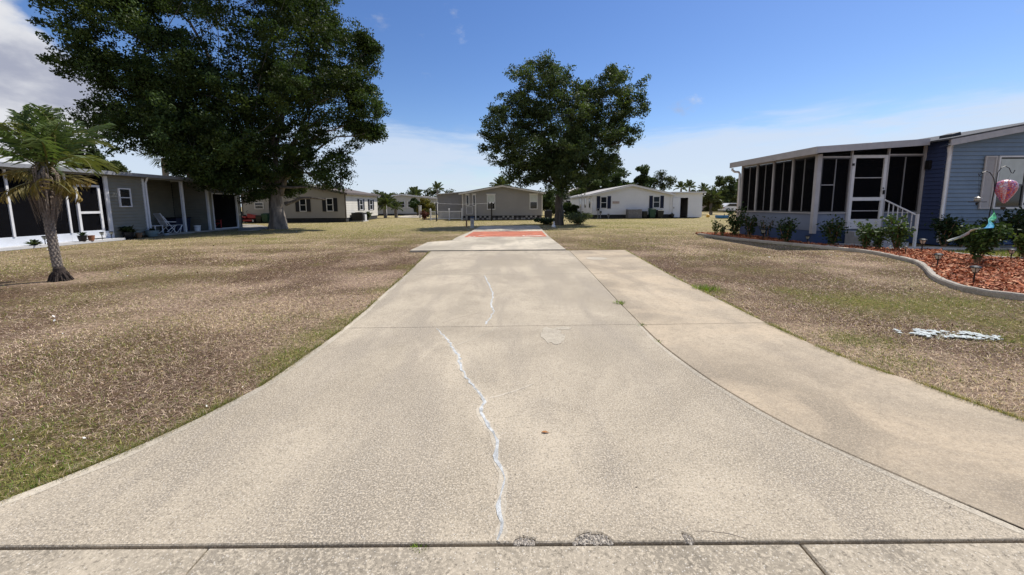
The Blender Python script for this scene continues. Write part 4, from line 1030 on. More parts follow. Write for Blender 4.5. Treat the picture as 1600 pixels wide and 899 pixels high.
# the big oak over the left-hand house
bt = G(437, 357)
foliage_tree('oak_tree', 'huge dark spreading oak overhanging the sage house carport', bt, bt + Vector((-.15, -.1, 2.9)), [
    lobe(335, 190, 112, 84, 24, 5.0), lobe(212, 78, 76, 64, 21.5, 3.4), lobe(455, 78, 80, 78, 25, 4.2), lobe(505, 165, 72, 62, 25, 3.6), lobe(385, 235, 95, 58, 24.5, 4.2), lobe(228, -48, 72, 52, 22.5, 4.0),
    lobe(143, 8, 38, 18, 20.5, 1.7), lobe(198, 118, 48, 28, 21.5, 2.2), lobe(245, 185, 85, 42, 22.5, 3.0), lobe(440, -40, 62, 58, 25, 4), lobe(572, 175, 34, 30, 25, 1.5), lobe(585, 92, 9, 26, 25.3, .6), lobe(570, 78, 16, 18, 25.3, .9), lobe(575, 225 - 20, 22, 10, 25, .8),
    lobe(500, 265, 42, 30, 24.5, 2.0), lobe(530, 290, 15, 12, 24.3, .7), lobe(375, 284, 32, 24, 23.5, 1.8), lobe(430, 280, 40, 22, 26.5, 2.0), lobe(310, 228, 60, 30, 22.5, 2.2), lobe(470, 20, 45, 35, 25, 2.0), lobe(130, 50, 15, 8, 20.5, .7), lobe(545, 125, 34, 34, 25, 1.4), lobe(210, 15, 48, 38, 21.5, 2.2)],
    .43, 330000, .15, .74, 11, (.040, .066, .019), flare=.55, clump=.40,
    main_limbs=[(bt + Vector((.2, 0, 2.2)), PY(462, 262, 25.2), .20), (bt + Vector((.45, .1, 1.6)), PY(508, 312, 25.6), .15), (bt + Vector((-.4, -.1, 2.2)), PY(372, 318, 24.6), .17)])
# the middle tree beside the pad
ct = G(873, 351)
foliage_tree('shade_tree', 'round-crowned tree beside the far end of the concrete pad', ct, ct + Vector((.05, 0, 2.6)), [
    lobe(835, 150, 40, 42, 27.5, 2.4), lobe(800, 195, 40, 36, 27, 2.2), lobe(872, 205, 62, 62, 27.5, 3.2), lobe(955, 165, 38, 42, 28, 2.2), lobe(930, 225, 48, 40, 28, 2.4), lobe(835, 240, 50, 34, 27, 2.4), lobe(880, 270, 48, 34, 27.5, 2.2),
    lobe(848, 108, 24, 13, 27.5, 1.2), lobe(950, 128, 18, 18, 28, 1.0), lobe(985, 178, 18, 34, 28, 1.1), lobe(772, 225, 21, 17, 27, 1.0), lobe(915, 262, 42, 26, 28.3, 1.6), lobe(800, 262, 24, 14, 27, 1.0), lobe(895, 150, 24, 22, 28, 1.3), lobe(822, 270, 26, 17, 26.5, 1.0), lobe(975, 215, 20, 14, 28, .9), lobe(885, 115, 12, 9, 27.5, .6)],
    .30, 125000, .15, .58, 23, (.055, .084, .032), BARKD, .35, clump=.34)

# trees and bushes further off
def bg_tree(px, py_base, Y, lobes, seed, label, col, n=9000, ls=.30, group='trees beyond the houses', tr=.2, name='broadleaf_tree', sp=1.0, cl=.6):
    b = PY(px, 320, Y); b.z = 0
    return foliage_tree(name, label, b, b + Vector((0, 0, max(.6, PY(px, py_base, Y).z))), [lobe(*l) for l in lobes], tr, n, ls, sp, seed, col, BARKD, .2, group, cl, aspect=.55)
DG, MG = (.035, .058, .020), (.060, .085, .026)
bg_tree(950, 300, 60, [(952, 276, 27, 24, 60), (935, 290, 20, 16, 59), (965, 296, 22, 14, 60)], 31, 'dense dark tree rising behind the white house roof, next to the middle tree', DG, 16000)
bg_tree(918, 305, 56, [(918, 292, 16, 18, 56), (905, 302, 12, 12, 56)], 32, 'mid green tree filling the gap between middle tree and white house roof', MG, 8000)
bg_tree(1003, 300, 62, [(1000, 272, 11, 14, 62), (1006, 288, 18, 14, 62), (985, 293, 12, 8, 62)], 33, 'narrow topped tree behind the white house gable peak', (.045, .07, .026), 10000)
bg_tree(1037, 300, 62, [(1034, 276, 7, 9, 62), (1040, 290, 10, 8, 62), (1024, 287, 8, 7, 62), (1046, 283, 4, 7, 62)], 34, 'thin see-through tree behind the white house, last before the annex', (.05, .07, .035), 2600, .26, sp=1.3)
bg_tree(1133, 310, 66, [(1133, 292, 14, 15, 66), (1140, 308, 18, 14, 66), (1122, 305, 10, 10, 66)], 35, 'rounded grey green tree beside the blue house porch downspout', (.06, .085, .04), 9000)
bg_tree(1158, 310, 68, [(1160, 295, 14, 18, 68), (1168, 312, 16, 16, 68)], 36, 'tree half hidden behind the blue house porch corner', MG, 8000)
bg_tree(893, 330, 46, [(889, 326, 10, 10, 46), (900, 330, 8, 7, 46)], 37, 'clipped dark bush between the middle tree trunk and the white house', DG, 7000, .16, None, .08, 'round_shrub', .45, .3)
bg_tree(858, 330, 52, [(856, 312, 9, 16, 52), (862, 326, 9, 10, 52), (850, 322, 5, 8, 52)], 38, 'leafy tree just past the grey house end wall', MG, 6500, .2, None, .12, 'broadleaf_tree', .6, .4)
bg_tree(668, 325, 50, [(665, 318, 10, 9, 50), (672, 326, 10, 9, 50), (660, 328, 6, 8, 50)], 39, 'yellowish bushy tree left of the grey house annex', (.13, .125, .035), 5000, .2, None, .12, 'broadleaf_tree', .6, .4)
bg_tree(652, 322, 54, [(652, 314, 7, 8, 54), (648, 324, 8, 7, 54)], 40, 'dark bush in front of the distant beige house', DG, 4000, .2, None, .1, 'round_shrub', .6, .4)
bg_tree(1112, 330, 50, [(1112, 318, 13, 12, 50), (1105, 308, 8, 9, 50), (1122, 312, 10, 8, 50)], 41, 'spreading olive tree on the verge behind the blue pool', (.085, .095, .035), 6000, .22, None, .15, 'broadleaf_tree', .7, .45)
bg_tree(165, 262, 33, [(165, 262, 22, 14, 33), (140, 255, 26, 16, 33), (120, 240, 26, 18, 33), (185, 268, 8, 6, 33)], 42, 'feathery green tree behind the sage house roof', (.055, .08, .03), 14000, .2, None, .2, 'broadleaf_tree', .7, .45)
bg_tree(300, 262, 36, [(300, 262, 30, 14, 36), (335, 255, 34, 22, 36), (275, 266, 16, 10, 36)], 43, 'shaded tree between the cabbage palm and the big oak', (.04, .062, .02), 12000, .2, None, .2, 'broadleaf_tree', .7, .45)
# far tree belt on the skyline, individual crowns
r_ = random.Random(77)
k = 0
for (px, hh, lb) in ((590, 4.2, 'hazy skyline tree just right of the tan house end'), (622, 3.6, 'low hazy skyline tree over the beige house roof'), (646, 4.4, 'hazy skyline tree over the beige house right end'), (676, 4.6, 'hazy skyline tree touching the grey house annex'),
                 (700, 3.8, 'hazy skyline tree just over the annex roof'), (862, 5.2, 'hazy skyline tree seen past the middle tree trunk'), (884, 5.0, 'hazy skyline tree over the pale roofed house'), (1086, 5.0, 'hazy skyline tree over the white annex'), (1108, 6.0, 'hazy skyline tree behind the olive tree by the pool'), (1124, 4.6, 'low hazy skyline tree above the pinkish house'), (1150, 6.5, 'hazy skyline tree closest to the blue porch')):
    Yd = 115; hp = hh / Yd * 600; b = PY(px, 320, Yd); b.z = 0
    foliage_tree('distant_tree', lb, b, b + Vector((0, 0, 1.5)), [lobe(px, 320 - hp * .5, 13 * r_.uniform(.8, 1.2), hp * .5, Yd), lobe(px + 7, 318, 14, 7, Yd), lobe(px - 9, 319, 10, 5, Yd)], .3, 2200, .6, 1.7, 200 + k, (.05, .068, .035), BARKD, .1, 'distant trees on the skyline', 1.1); k += 1
# ---------------------------------------------------------------- palms
def frond_mesh(L, n, wl, seed, droop=.9, fold=.5, col=(.07, .11, .03), tipcol=None, wid=.022, plumose=.25):
    r = np.random.default_rng(seed); V = []; F = []; Cc = []
    s = np.linspace(0, 1, 14); ang = .15 + droop * s ** 1.5
    rx = np.concatenate([[0], np.cumsum(np.cos(ang[:-1]) * L / 13)]); rz = np.concatenate([[0], np.cumsum(-np.sin(ang[:-1] - .35) * L / 13)])
    for i in range(14):
        w = .018 * (1 - s[i]) + .003; k = len(V)
        V += [(rx[i], -w, rz[i]), (rx[i], w, rz[i]), (rx[i], 0, rz[i] - w * .8)]; Cc += [(.16, .15, .05)] * 3
        if i: 
            for a, b in ((0, 1), (1, 2), (2, 0)): F.append((k - 3 + a, k - 3 + b, k + b, k + a))
    for j in range(n):
        t = .16 + .84 * j / n; x = np.interp(t, s, rx); z = np.interp(t, s, rz); a = np.interp(t, s, ang)
        ll = wl * (sin(pi * min(1, .12 + t * .86)) ** .6) * r.uniform(.85, 1.1)
        for sg in (-1, 1):
            fw = .55 + .5 * t + r.normal(0, .08); el = -fold * r.uniform(.4, 1.3) + r.normal(0, plumose)
            d = np.array((cos(fw * .9) * cos(a) * .8 + .15, sg * sin(1.0) * 1.0, -sin(a) * .5 + el * .55)); d /= np.linalg.norm(d)
            p0 = np.array((x, 0, z)); p1 = p0 + d * ll * .55; p2 = p0 + d * ll + np.array((0, 0, -.22 * ll))
            nn = np.array((d[2], 0, -d[0])); nn = np.array((1., 0, 0)) * .8 + np.array((0, 0, .35)); nn -= d * nn.dot(d); nn /= np.linalg.norm(nn)
            k = len(V); w = wid * r.uniform(.8, 1.2); c = np.array(col) * r.uniform(.7, 1.35)
            if tipcol is not None: c = c * (1 - t) + np.array(tipcol) * t
            V += [tuple(p0), tuple(p1 + nn * w), tuple(p2), tuple(p1 - nn * w)]; F.append((k, k + 1, k + 2, k + 3)); Cc += [tuple(c)] * 4
    me = bpy.data.meshes.new('frond'); me.from_pydata(V, [], F); me.update()
    at = me.color_attributes.new('col', 'FLOAT_COLOR', 'POINT')
    for i, c in enumerate(Cc): at.data[i].color = (*c, 1)
    me.materials.append(MV('frond_leaf', .5, .25, .2)); return me
def palm(name, label, base, trunk_h, trunk_r, L, nf, seed, group=None, variants=None, tilt=(5, 105), trunk=None, old=0, detail=44, scale=1.0):
    r = random.Random(seed); t = thing(name, tuple(base), label, 'palm tree', group)
    if trunk: trunk(t)
    else:
        mb = MB(); P = [(base[0] + .03 * sin(i), base[1], base[2] + trunk_h * i / 8 - (.05 if i == 0 else 0)) for i in range(9)]
        mb.tube(P, [trunk_r * (1.25 - .25 * i / 8 + .06 * (i % 2)) for i in range(9)], 10).build('trunk', BARK, t)
    vs = variants or [frond_mesh(L, detail, L * .30, seed + q, .75 + .25 * q, .5, (.055, .085, .026)) for q in range(3)]
    for k in range(nf):
        f = k / (nf - 1); el = radians(tilt[1] - (tilt[1] - tilt[0]) * f + r.uniform(-8, 8)) - radians(15)
        me = vs[k % len(vs)] if f > old else vs[-1]
        o = link('frond', me, None, t); o.location = (r.uniform(-.04, .04), r.uniform(-.04, .04), trunk_h + .12 * (1 - f))
        sc = r.uniform(.85, 1.08); o.scale = (sc, sc, sc)
        o.rotation_euler = (r.uniform(-.25, .25), el - radians(90) + radians(10), k * 2.39996 + r.uniform(-.2, .2))
    return t
# young palm on the front lawn: cross-hatched trunk, skirt of dead leaves
pb = G(97, 437)
def front_palm():
    TB = M('palm_boot', (.26, .22, .18), .95, .35, 18, .6, 60); TD = M('palm_root', (.045, .034, .028), .95, .3, 20, .8, 50)
    H = 2.08
    def cx(z): return pb.x - .03 - .06 * sin(z * 1.2) , pb.y
    def rad(z): return .060 + .045 * max(0, (z - 1.35) / .7) + .02 * max(0, .35 - z)
    def trunk(t):
        mb = MB(); zs = np.linspace(-.05, H, 16)
        mb.tube([(*cx(z), z) for z in zs], [rad(z) * .92 for z in zs], 14).build('trunk', M('palm_core', (.06, .05, .04), .95, .3, 12), t)
        mb = MB(); z = .28; row = 0
        while z < H - .05:
            R = rad(z)
            for j in range(9):
                th = 2 * pi * (j + .5 * (row % 2)) / 9; c, s_ = cos(th), sin(th); X, Y = cx(z)
                w = R * 2 * pi / 9 * .56
                pt = lambda tang, out, dz: (X + c * (R * .9 + out) - s_ * tang, Y + s_ * (R * .9 + out) + c * tang, z + dz)
                mb.add([pt(-w, 0, .0), pt(w, 0, .0), pt(0, .0, -.055), pt(-w * .5, .020, .045), pt(w * .5, .020, .045), pt(0, .026, .012)],
                       [(0, 2, 5), (2, 1, 5), (0, 5, 3), (1, 4, 5), (5, 4, 3), (0, 3, 4, 1)])
            z += .062; row += 1
        mb.build('leaf_scars', TB, t, 'stuff')
        r = random.Random(5); mb = MB()
        mb.lathe((cx(0)[0], cx(0)[1], -.04), [(.125, 0), (.10, .08), (.095, .20), (.085, .28), (.06, .31)], 18)
        for k in range(90):
            th = r.uniform(0, 2 * pi); a = r.uniform(.06, .10); b = r.uniform(.10, .20); z0 = r.uniform(.0, .17)
            p = Vector((cx(0)[0], cx(0)[1], 0)); mb.tube([p + Vector((a * cos(th), a * sin(th), z0)), p + Vector(((a + b) * .5 * cos(th), (a + b) * .5 * sin(th), z0 * .6)), p + Vector((b * cos(th), b * sin(th), -.04))], [.016, .014, .008], 5)
        mb.build('root_mass', TD, t)
        # hanging dead skirt
        mb = MB(); r = random.Random(9)
        for k in range(260):
            th = r.uniform(0, 2 * pi); z1 = r.uniform(1.60, 2.22); out = r.uniform(.07, .21); ln = r.uniform(.25, .62); w = r.uniform(.007, .018); z0 = z1 - ln
            X, Y = cx(z1); c, s_ = cos(th), sin(th); rr0 = rad(z1) * .8; k_ = r.uniform(.5, 1.0)
            P = [(rr0, z1 + .12), (rr0 + out * .9, z1), (rr0 + out * k_, z1 - ln * .5), (rr0 + out * k_ * r.uniform(.3, .8), z0)]
            vs = []
            for q, (ro, z) in enumerate(P):
                ww = w * (1 - .25 * q); vs += [(X + c * ro - s_ * ww, Y + s_ * ro + c * ww, z), (X + c * ro + s_ * ww, Y + s_ * ro - c * ww, z)]
            mb.add(vs, [(2 * q, 2 * q + 1, 2 * q + 3, 2 * q + 2) for q in range(3)])
        mb.build('dead_skirt', M('dead_palm_leaf', (.20, .155, .115), .9, .45, 25), t, 'stuff')
    gr = [frond_mesh(1.50, 27, .38, 300 + q, (.7, .95, 1.2, 1.5)[q], .30, ((.06, .10, .028), (.095, .145, .04), (.075, .12, .03), (.12, .15, .035))[q], ((.09, .13, .06), (.13, .17, .07), (.10, .14, .05), (.15, .16, .05))[q], .016, .55) for q in range(4)]
    ye = [frond_mesh(.75, 22, .28, 310 + q, .75, .55, (.12, .115, .030), (.21, .145, .045), .014, .45) for q in range(2)]
    t = palm('pygmy_palm', 'young palm with cross-hatched trunk on the lawn before the sage house', (pb.x, pb.y, 0), H, .15, 1.2, 31, 8, None, gr, (-20, 82), trunk)
    r = random.Random(21)
    for k in range(10):
        o = link('dry_frond', ye[k % 2], None, t); o.location = (-.03, 0, H + r.uniform(-.05, .15)); o.rotation_euler = (r.uniform(-.9, .9), radians(r.uniform(2, 50)), k * 2.4 + r.uniform(-.5, .5)); s = r.uniform(.75, 1.2); o.scale = (s, s, s)
front_palm()
# date palm by the distant house, palms on the skyline
vv = [frond_mesh(2.2, 26, .55, 330 + q, .8 + .3 * q, .4, (.075, .095, .035), None, .05) for q in range(2)]
def skypalm(px, Y, zc, sc, nf, seed, label, tr=.16, name='palm_tree'):
    b = PY(px, 320, Y); b.z = 0
    t = palm(name, label, tuple(b), zc, tr, 2.0, nf, seed, 'palms beyond the far houses', vv)
    for o in t.children:
        if o.name.startswith('frond'): o.scale = [x * sc for x in o.scale]
skypalm(601, 46, 1.3, .95, 26, 1, 'low date palm with arching fronds beside the tan house end')
skypalm(618, 47, 1.1, .6, 16, 2, 'small thin palm right of the low date palm')
skypalm(783, 62, 4.2, 1.0, 22, 3, 'palm crown showing above the grey house ridge')
skypalm(650, 60, 2.9, .8, 20, 4, 'dark palm before the beige house end')
skypalm(684, 64, 4.0, .7, 18, 5, 'palm top peeking over the grey house annex roof')
skypalm(1063, 75, 4.3, .8, 18, 6, 'palm head showing just over the white house roof slope')
skypalm(1076, 78, 4.6, .85, 18, 7, 'taller palm head above the white annex roof')
skypalm(1098, 74, 4.0, .7, 16, 8, 'palm head past the white annex corner')
skypalm(1111, 50, 1.9, .8, 20, 9, 'bushy palm on the verge by the blue pool')
# cabbage palm behind the carport: fan leaves
def fan_mesh(seed, L=1.1):
    r = np.random.default_rng(seed); V = []; F = []; Cc = []
    k0 = len(V); V += [(0, -.012, 0), (0, .012, 0), (.9, .012, .10), (.9, -.012, .10)]; F.append((0, 1, 2, 3)); Cc += [(.14, .14, .05)] * 4
    for j in range(26):
        a = radians(-115 + 230 * j / 25); ll = L * (.75 + .25 * cos(a * .6)) * r.uniform(.9, 1.05); c = np.array((.060, .088, .036)) * r.uniform(.7, 1.3)
        p1 = (.9 + cos(a) * ll * .5, sin(a) * ll * .5, .14 + .05 * (j % 2)); p2 = (.9 + cos(a) * ll, sin(a) * ll, .02 - .22 * ll * r.uniform(.4, 1.3)); w = .045
        k = len(V); V += [(.9, 0, .10), (p1[0] - sin(a) * w, p1[1] + cos(a) * w, p1[2]), p2, (p1[0] + sin(a) * w, p1[1] - cos(a) * w, p1[2])]; F.append((k, k + 1, k + 2, k + 3)); Cc += [tuple(c)] * 4
    me = bpy.data.meshes.new('fan_frond'); me.from_pydata(V, [], F); me.update()
    at = me.color_attributes.new('col', 'FLOAT_COLOR', 'POINT')
    for i, c in enumerate(Cc): at.data[i].color = (*c, 1)
    me.materials.append(MV('frond_leaf', .5, .25, .2)); return me
fans = [fan_mesh(5), fan_mesh(6)]
b = PY(262, 300, 32); b.z = 0
t = palm('cabbage_palm', 'cabbage palm with fan leaves rising behind the carport roof', tuple(b), PY(262, 243, 32).z - .2, .2, 1.6, 34, 15, None, fans, (-20, 110))

# ---------------------------------------------------------------- shrubs
def shrub(name, label, base, hgt, rad, n, ls, seed, col=(.042, .070, .022), group=None, stems=6, low=.25, flow=None, aspect=.6):
    r = np.random.default_rng(seed); t = thing(name, tuple(base), label, 'shrub', group)
    mb = MB(); b = Vector(base); tips = []
    for k in range(stems):
        a = 2 * pi * k / stems + r.normal(0, .4); rr = rad * r.uniform(.25, .95); e = b + Vector((rr * cos(a), rr * sin(a), hgt * r.uniform(.6, 1.0)))
        P = limb(mb, b + Vector((.02 * cos(a), .02 * sin(a), -.03)), e, .012 + .006 * hgt, .004, seed + k, .1, 5, 5); tips.append(P)
    mb.build('stems', WOOD, t)
    T = np.array([[tuple(q) for q in P] for P in tips])
    w = r.integers(0, stems, n); u = low + (1 - low) * r.random(n) ** .7; i = np.clip((u * 5).astype(int), 0, 4); fr = (u * 5 - i)[:, None]
    P = T[w, i] * (1 - fr) + T[w, i + 1] * fr + r.normal(size=(n, 3)) * np.array((rad * .24, rad * .24, hgt * .07)) * (0.6 + u[:, None] * .6)
    P[:, 2] = np.maximum(P[:, 2], base[2] + .03)
    cc = np.array(col)[None] * (.55 + .9 * r.random(n))[:, None]
    if flow is not None:
        m = r.random(n) < .03; cc[m] = flow
    v, f, cols = leaf_quads(P, np.full(n, ls), aspect, cc, r, .5)
    np_mesh('foliage', v, f, cols, MV('shrub_leaf', .55, .18, .12), t, 'stuff'); return t
SH = [
    (1147, 369, 44, 17, 700, .11, 'leafy shrub at the far corner of the porch beside its downspout', (.042, .07, .022)),
    (1171, 372, 38, 12, 380, .10, 'slim shrub close to the porch side wall, next to the far corner shrub', (.03, .05, .018)),
    (1196, 374, 36, 14, 160, .09, 'sparse stemmy shrub before the porch side wall', (.035, .05, .02)),
    (1228, 380, 42, 17, 520, .10, 'dense shrub halfway along the porch side wall', (.03, .052, .018)),
    (1301, 384, 48, 22, 620, .10, 'rounded shrub under the porch window, left of the screen door', (.04, .066, .024)),
    (1352, 389, 44, 18, 480, .10, 'leafy bush in front of the porch steps', (.055, .09, .028)),
    (1372, 390, 34, 14, 300, .10, 'low bush between the steps bush and the handrail bush', (.05, .082, .026)),
    (1400, 391, 52, 20, 620, .10, 'bright leafed bush at the foot of the white handrail', (.058, .095, .028)),
    (1474, 386, 46, 26, 800, .10, 'dark shrub against the blue wall by the downspout', (.022, .040, .016)),
    (1500, 386, 40, 26, 800, .10, 'dark shrub against the blue wall left of the shutter', (.026, .045, .016)),
    (1526, 413, 62, 34, 1500, .085, 'branching rose bush standing alone in the red mulch', (.045, .078, .024)),
    (1556, 387, 48, 27, 850, .10, 'dark shrub under the blue house window', (.024, .042, .016)),
    (1588, 387, 60, 28, 900, .10, 'tall dark shrub at the frame edge under the window', (.022, .038, .016)),
    (1600, 405, 42, 16, 420, .10, 'light green bush at the right frame edge', (.075, .11, .03)),
    (1118, 367.5, 24, 8, 160, .10, 'small light green plant at the tip of the mulch bed', (.08, .11, .035)),
    (1129, 370, 18, 7, 110, .09, 'tiny plant between bed tip and porch corner', (.06, .09, .03))]
for k, (px, py, hp, wp, n, ls, lb, c) in enumerate(SH):
    b = G(px, py, .02); s = b.y / FOC
    shrub('leafy_shrub', lb, b, hp * s, wp * s * (.72 if px > 1450 else .82), n, ls, 400 + k, c, 'shrubs around the blue house', 7 if n > 300 else 5, .30 if k == 10 else .12)
b = G(903, 351, -.03); shrub('spiky_shrub', 'pale spreading shrub right of the middle tree trunk', b, .85, 1.1, 1500, .20, 460, (.10, .125, .06), None, 14, .1, None, .28)
b = G(855, 351, -.03); shrub('low_shrub', 'low dark ground bush left of the middle tree trunk', b, .55, .9, 1100, .16, 461, (.03, .048, .018), None, 10, .1)
b = G(572, 344, -.03); shrub('low_shrub', 'small bush by the tan house steps', b, .8, .6, 500, .2, 462, (.06, .075, .03), None, 7, .1)
b = G(663, 344, -.03); shrub('low_shrub', 'dark reddish bush beside the white picket fence', b, 1.0, .45, 600, .14, 463, (.10, .035, .03), None, 7, .1)

# ================================================================== MULCH BED AND WALK
MUL = M('mulch_soil', (.10, .038, .022), .95, .4, 12, .8, 60)
o = MB().prism([(x, y) for x, y in BED], -.06, .012).build('mulch_bed', MUL, None, 'structure'); tag(o, 'curving bed of red wood mulch along the blue house', None)
def mulch_chips():
    r = np.random.default_rng(3); n = 60000; bx = np.array(BED); lo, hi = bx.min(0), bx.max(0)
    x = lo[0] + (hi[0] - lo[0]) * r.random(n); y = lo[1] + (hi[1] - lo[1]) * r.random(n); ok = inside(x, y, BED); x, y = x[ok], y[ok]; n = len(x)
    z = .012 + .03 * r.random(n) + .02 * fbm(x, y, 1.5, 3); a = r.normal(size=(n, 3)); a[:, 2] *= .35; a /= np.linalg.norm(a, axis=1)[:, None]
    nr = r.normal(size=(n, 3)) * .5 + np.array((0, 0, 1.)); nr -= a * (nr * a).sum(1)[:, None]; nr /= np.linalg.norm(nr, axis=1)[:, None]; s = np.cross(a, nr)
    L = (.028 + .045 * r.random(n))[:, None]; w = (.007 + .012 * r.random(n))[:, None]; c = np.stack([x, y, z], 1)
    v = np.stack([c - a * L - s * w, c + a * L - s * w * .7, c + a * L * .9 + s * w, c - a * L * 1.05 + s * w * .8], 1).reshape(-1, 3)
    t = r.random(n)[:, None]; col = np.where(t < .5, (.42, .145, .065), np.where(t < .80, (.25, .075, .038), (.56, .29, .16))) * (.6 + .8 * r.random((n, 1)))
    return tag(np_mesh('mulch_chips', v, np.arange(4 * n).reshape(-1, 4), np.repeat(col, 4, 0), MV('mulch_chip', .8, 0), None, 'stuff'), 'loose red bark mulch chips in the planting bed', None)
mulch_chips()
def edging():
    CU = Mconcrete('edging_concrete', (.42, .38, .32), .9, .6, 120)
    prof = [(-.06, -.05), (-.06, .035), (-.045, .060), (-.01, .068), (.03, .058), (.06, .025), (.06, -.05)]
    def run(P, name, label, seg=1.25):
        t = thing(name, (P[0][0], P[0][1], 0), label, 'edging')
        P = [Vector(p) for p in dens(P, .12)]; i = 0
        while i < len(P) - 2:
            j = min(len(P) - 1, i + int(seg / .10)); j = len(P) - 1 if len(P) - 1 - j < 4 else j
            vs = []; n = len(prof)
            for k in range(i, j + 1):
                d = (P[min(k + 1, len(P) - 1)] - P[max(k - 1, 0)]).normalized(); nn = Vector((-d.y, d.x)); q = P[k] + d * (.004 if k == i else -.004 if k == j else 0)
                vs += [(q.x + nn.x * a, q.y + nn.y * a, b + .004 * sin(k * 1.7)) for a, b in prof]
            m = j - i + 1
            fs = [(k * n + a, k * n + a + 1, (k + 1) * n + a + 1, (k + 1) * n + a) for k in range(m - 1) for a in range(n - 1)] + [tuple(range(n)), tuple(reversed(range((m - 1) * n, m * n)))]
            MB().add(vs, fs).build('edging_length', CU, t, smooth=False); i = j
    run(curb, 'bed_edging', 'grey concrete edging curving round the front of the mulch bed')
    run(smoothline([(14.2, 8.4), (12.75, 9.25), (12.3, 9.75), (12.2, 10.5)], 2), 'bed_edging', 'short concrete edging between the mulch and the grass by the window')
edging()
WALK = Mconcrete('walk_concrete', (.44, .42, .38), .6, .5, 170)
wk = thing('garden_path', (12, 11.5, 0), 'narrow concrete walk between mulch bed and blue house', None); wk['kind'] = 'structure'
for k in range(7): MB().prism([(11.7 + k * 1.6, 11.62), (13.28 + k * 1.6, 11.62), (13.28 + k * 1.6, 12.28), (11.7 + k * 1.6, 12.28)], -.05, .022, .006).build('path_slab', WALK, wk)
MB().prism([(11.66, 12.29), (12.9, 12.29), (12.9, 12.33), (11.66, 12.33)], -.05, .02).build('path_slab', WALK, wk)
o = MB().prism([tuple(G(*q).xy) for q in [(1290, 386), (1345, 386.5), (1350, 383), (1300, 382.5)]], -.04, .05, .006).build('stepping_slab', WALK, wk)
# turf strip behind the bed, by the window
def strip():
    r = np.random.default_rng(8); P = [(12.3, 9.8), (12.8, 9.3), (14.2, 8.5), (18, 8.5), (18, 11.55), (13, 11.55), (12.25, 10.6)]; n = 9000
    x = 12.2 + 6 * r.random(n); y = 8.5 + 3.1 * r.random(n); ok = inside(x, y, P); x, y = x[ok], y[ok]; n = len(x); ph = r.random(n) * 6.28; h = .03 + .04 * r.random(n); w = .006
    dx, dy = np.cos(ph), np.sin(ph)
    v = np.stack([np.stack([x + dy * w, y - dx * w, 0 * x - .03], 1), np.stack([x - dy * w, y + dx * w, 0 * x - .03], 1), np.stack([x + dx * h * .6, y + dy * h * .6, h - .02], 1)], 1).reshape(-1, 3)
    c = np.where(r.random((n, 1)) < .65, GREEN * 1.2, OLIVE) * (.6 + .8 * r.random((n, 1)))
    tag(np_mesh('turf_strip', v, np.arange(3 * n).reshape(-1, 3), np.repeat(c, 3, 0), MV('grass_blade', .7, .25), None, 'stuff'), 'green strip of grass between mulch bed and walk', None)
strip()

# ---------------------------------------------------------------- path lights
LENS = M('frosted_lens', (.42, .43, .36), .25, .1, 20)
def path_light(base, label, sc=1.0):
    t = thing('path_light', tuple(base), label, 'path light', 'solar path lights round the houses'); x, y, z = base; s = sc
    MB().lathe((x, y, z - .05), [(.004 * s, 0), (.012 * s, .05), (.012 * s, .21 * s), (.010 * s, .22 * s)], 8).build('stake', BLACK, t)
    MB().lathe((x, y, z + .16 * s), [(.022 * s, 0), (.030 * s, .012 * s), (.030 * s, .02 * s)], 12).build('collar', BLACK, t)
    MB().lathe((x, y, z + .181 * s), [(.028 * s, 0), (.055 * s, .075 * s), (.052 * s, .078 * s)], 12).build('lens', LENS, t)
    mb = MB()
    for k in range(4):
        a = pi / 4 + k * pi / 2; mb.tube([(x + .032 * s * cos(a), y + .032 * s * sin(a), z + .175 * s), (x + .062 * s * cos(a), y + .062 * s * sin(a), z + .262 * s)], .004 * s, 5)
    mb.build('cage', BLACK, t)
    MB().lathe((x, y, z + .262 * s), [(.078 * s, 0), (.075 * s, .012 * s), (.05 * s, .03 * s), (.02 * s, .036 * s)], 14).build('cap', BLACK, t)
for px, py, lb, sc in ((1521, 441, 'path light nearest the front edging of the mulch bed', 1.0), (1464, 418, 'path light in the mulch where the edging bends inward', 1.05), (1440, 393, 'path light by the walk, right of the handrail bush', 1.25), (1579, 407, 'path light between the rose bush and the right frame edge', .95),
                       (1414, 397, 'low path light in front of the handrail bush', .75), (1261, 382, 'path light at the near corner of the porch', 1.05), (1192, 375, 'path light among sparse stems along the porch side', 1.5), (1130, 368, 'path light at the tip of the bed near the small plants', 1.2)):
    path_light(G(px, py, .02), lb, sc)
for y, lb in ((14.55, 'path light on the white porch apron left of the palm trunk'), (16.6, 'path light before the sage house screen door'), (17.0, 'path light at the sage house porch corner post')):
    path_light(Vector((-17.75, y, .075)), lb, 1.1)

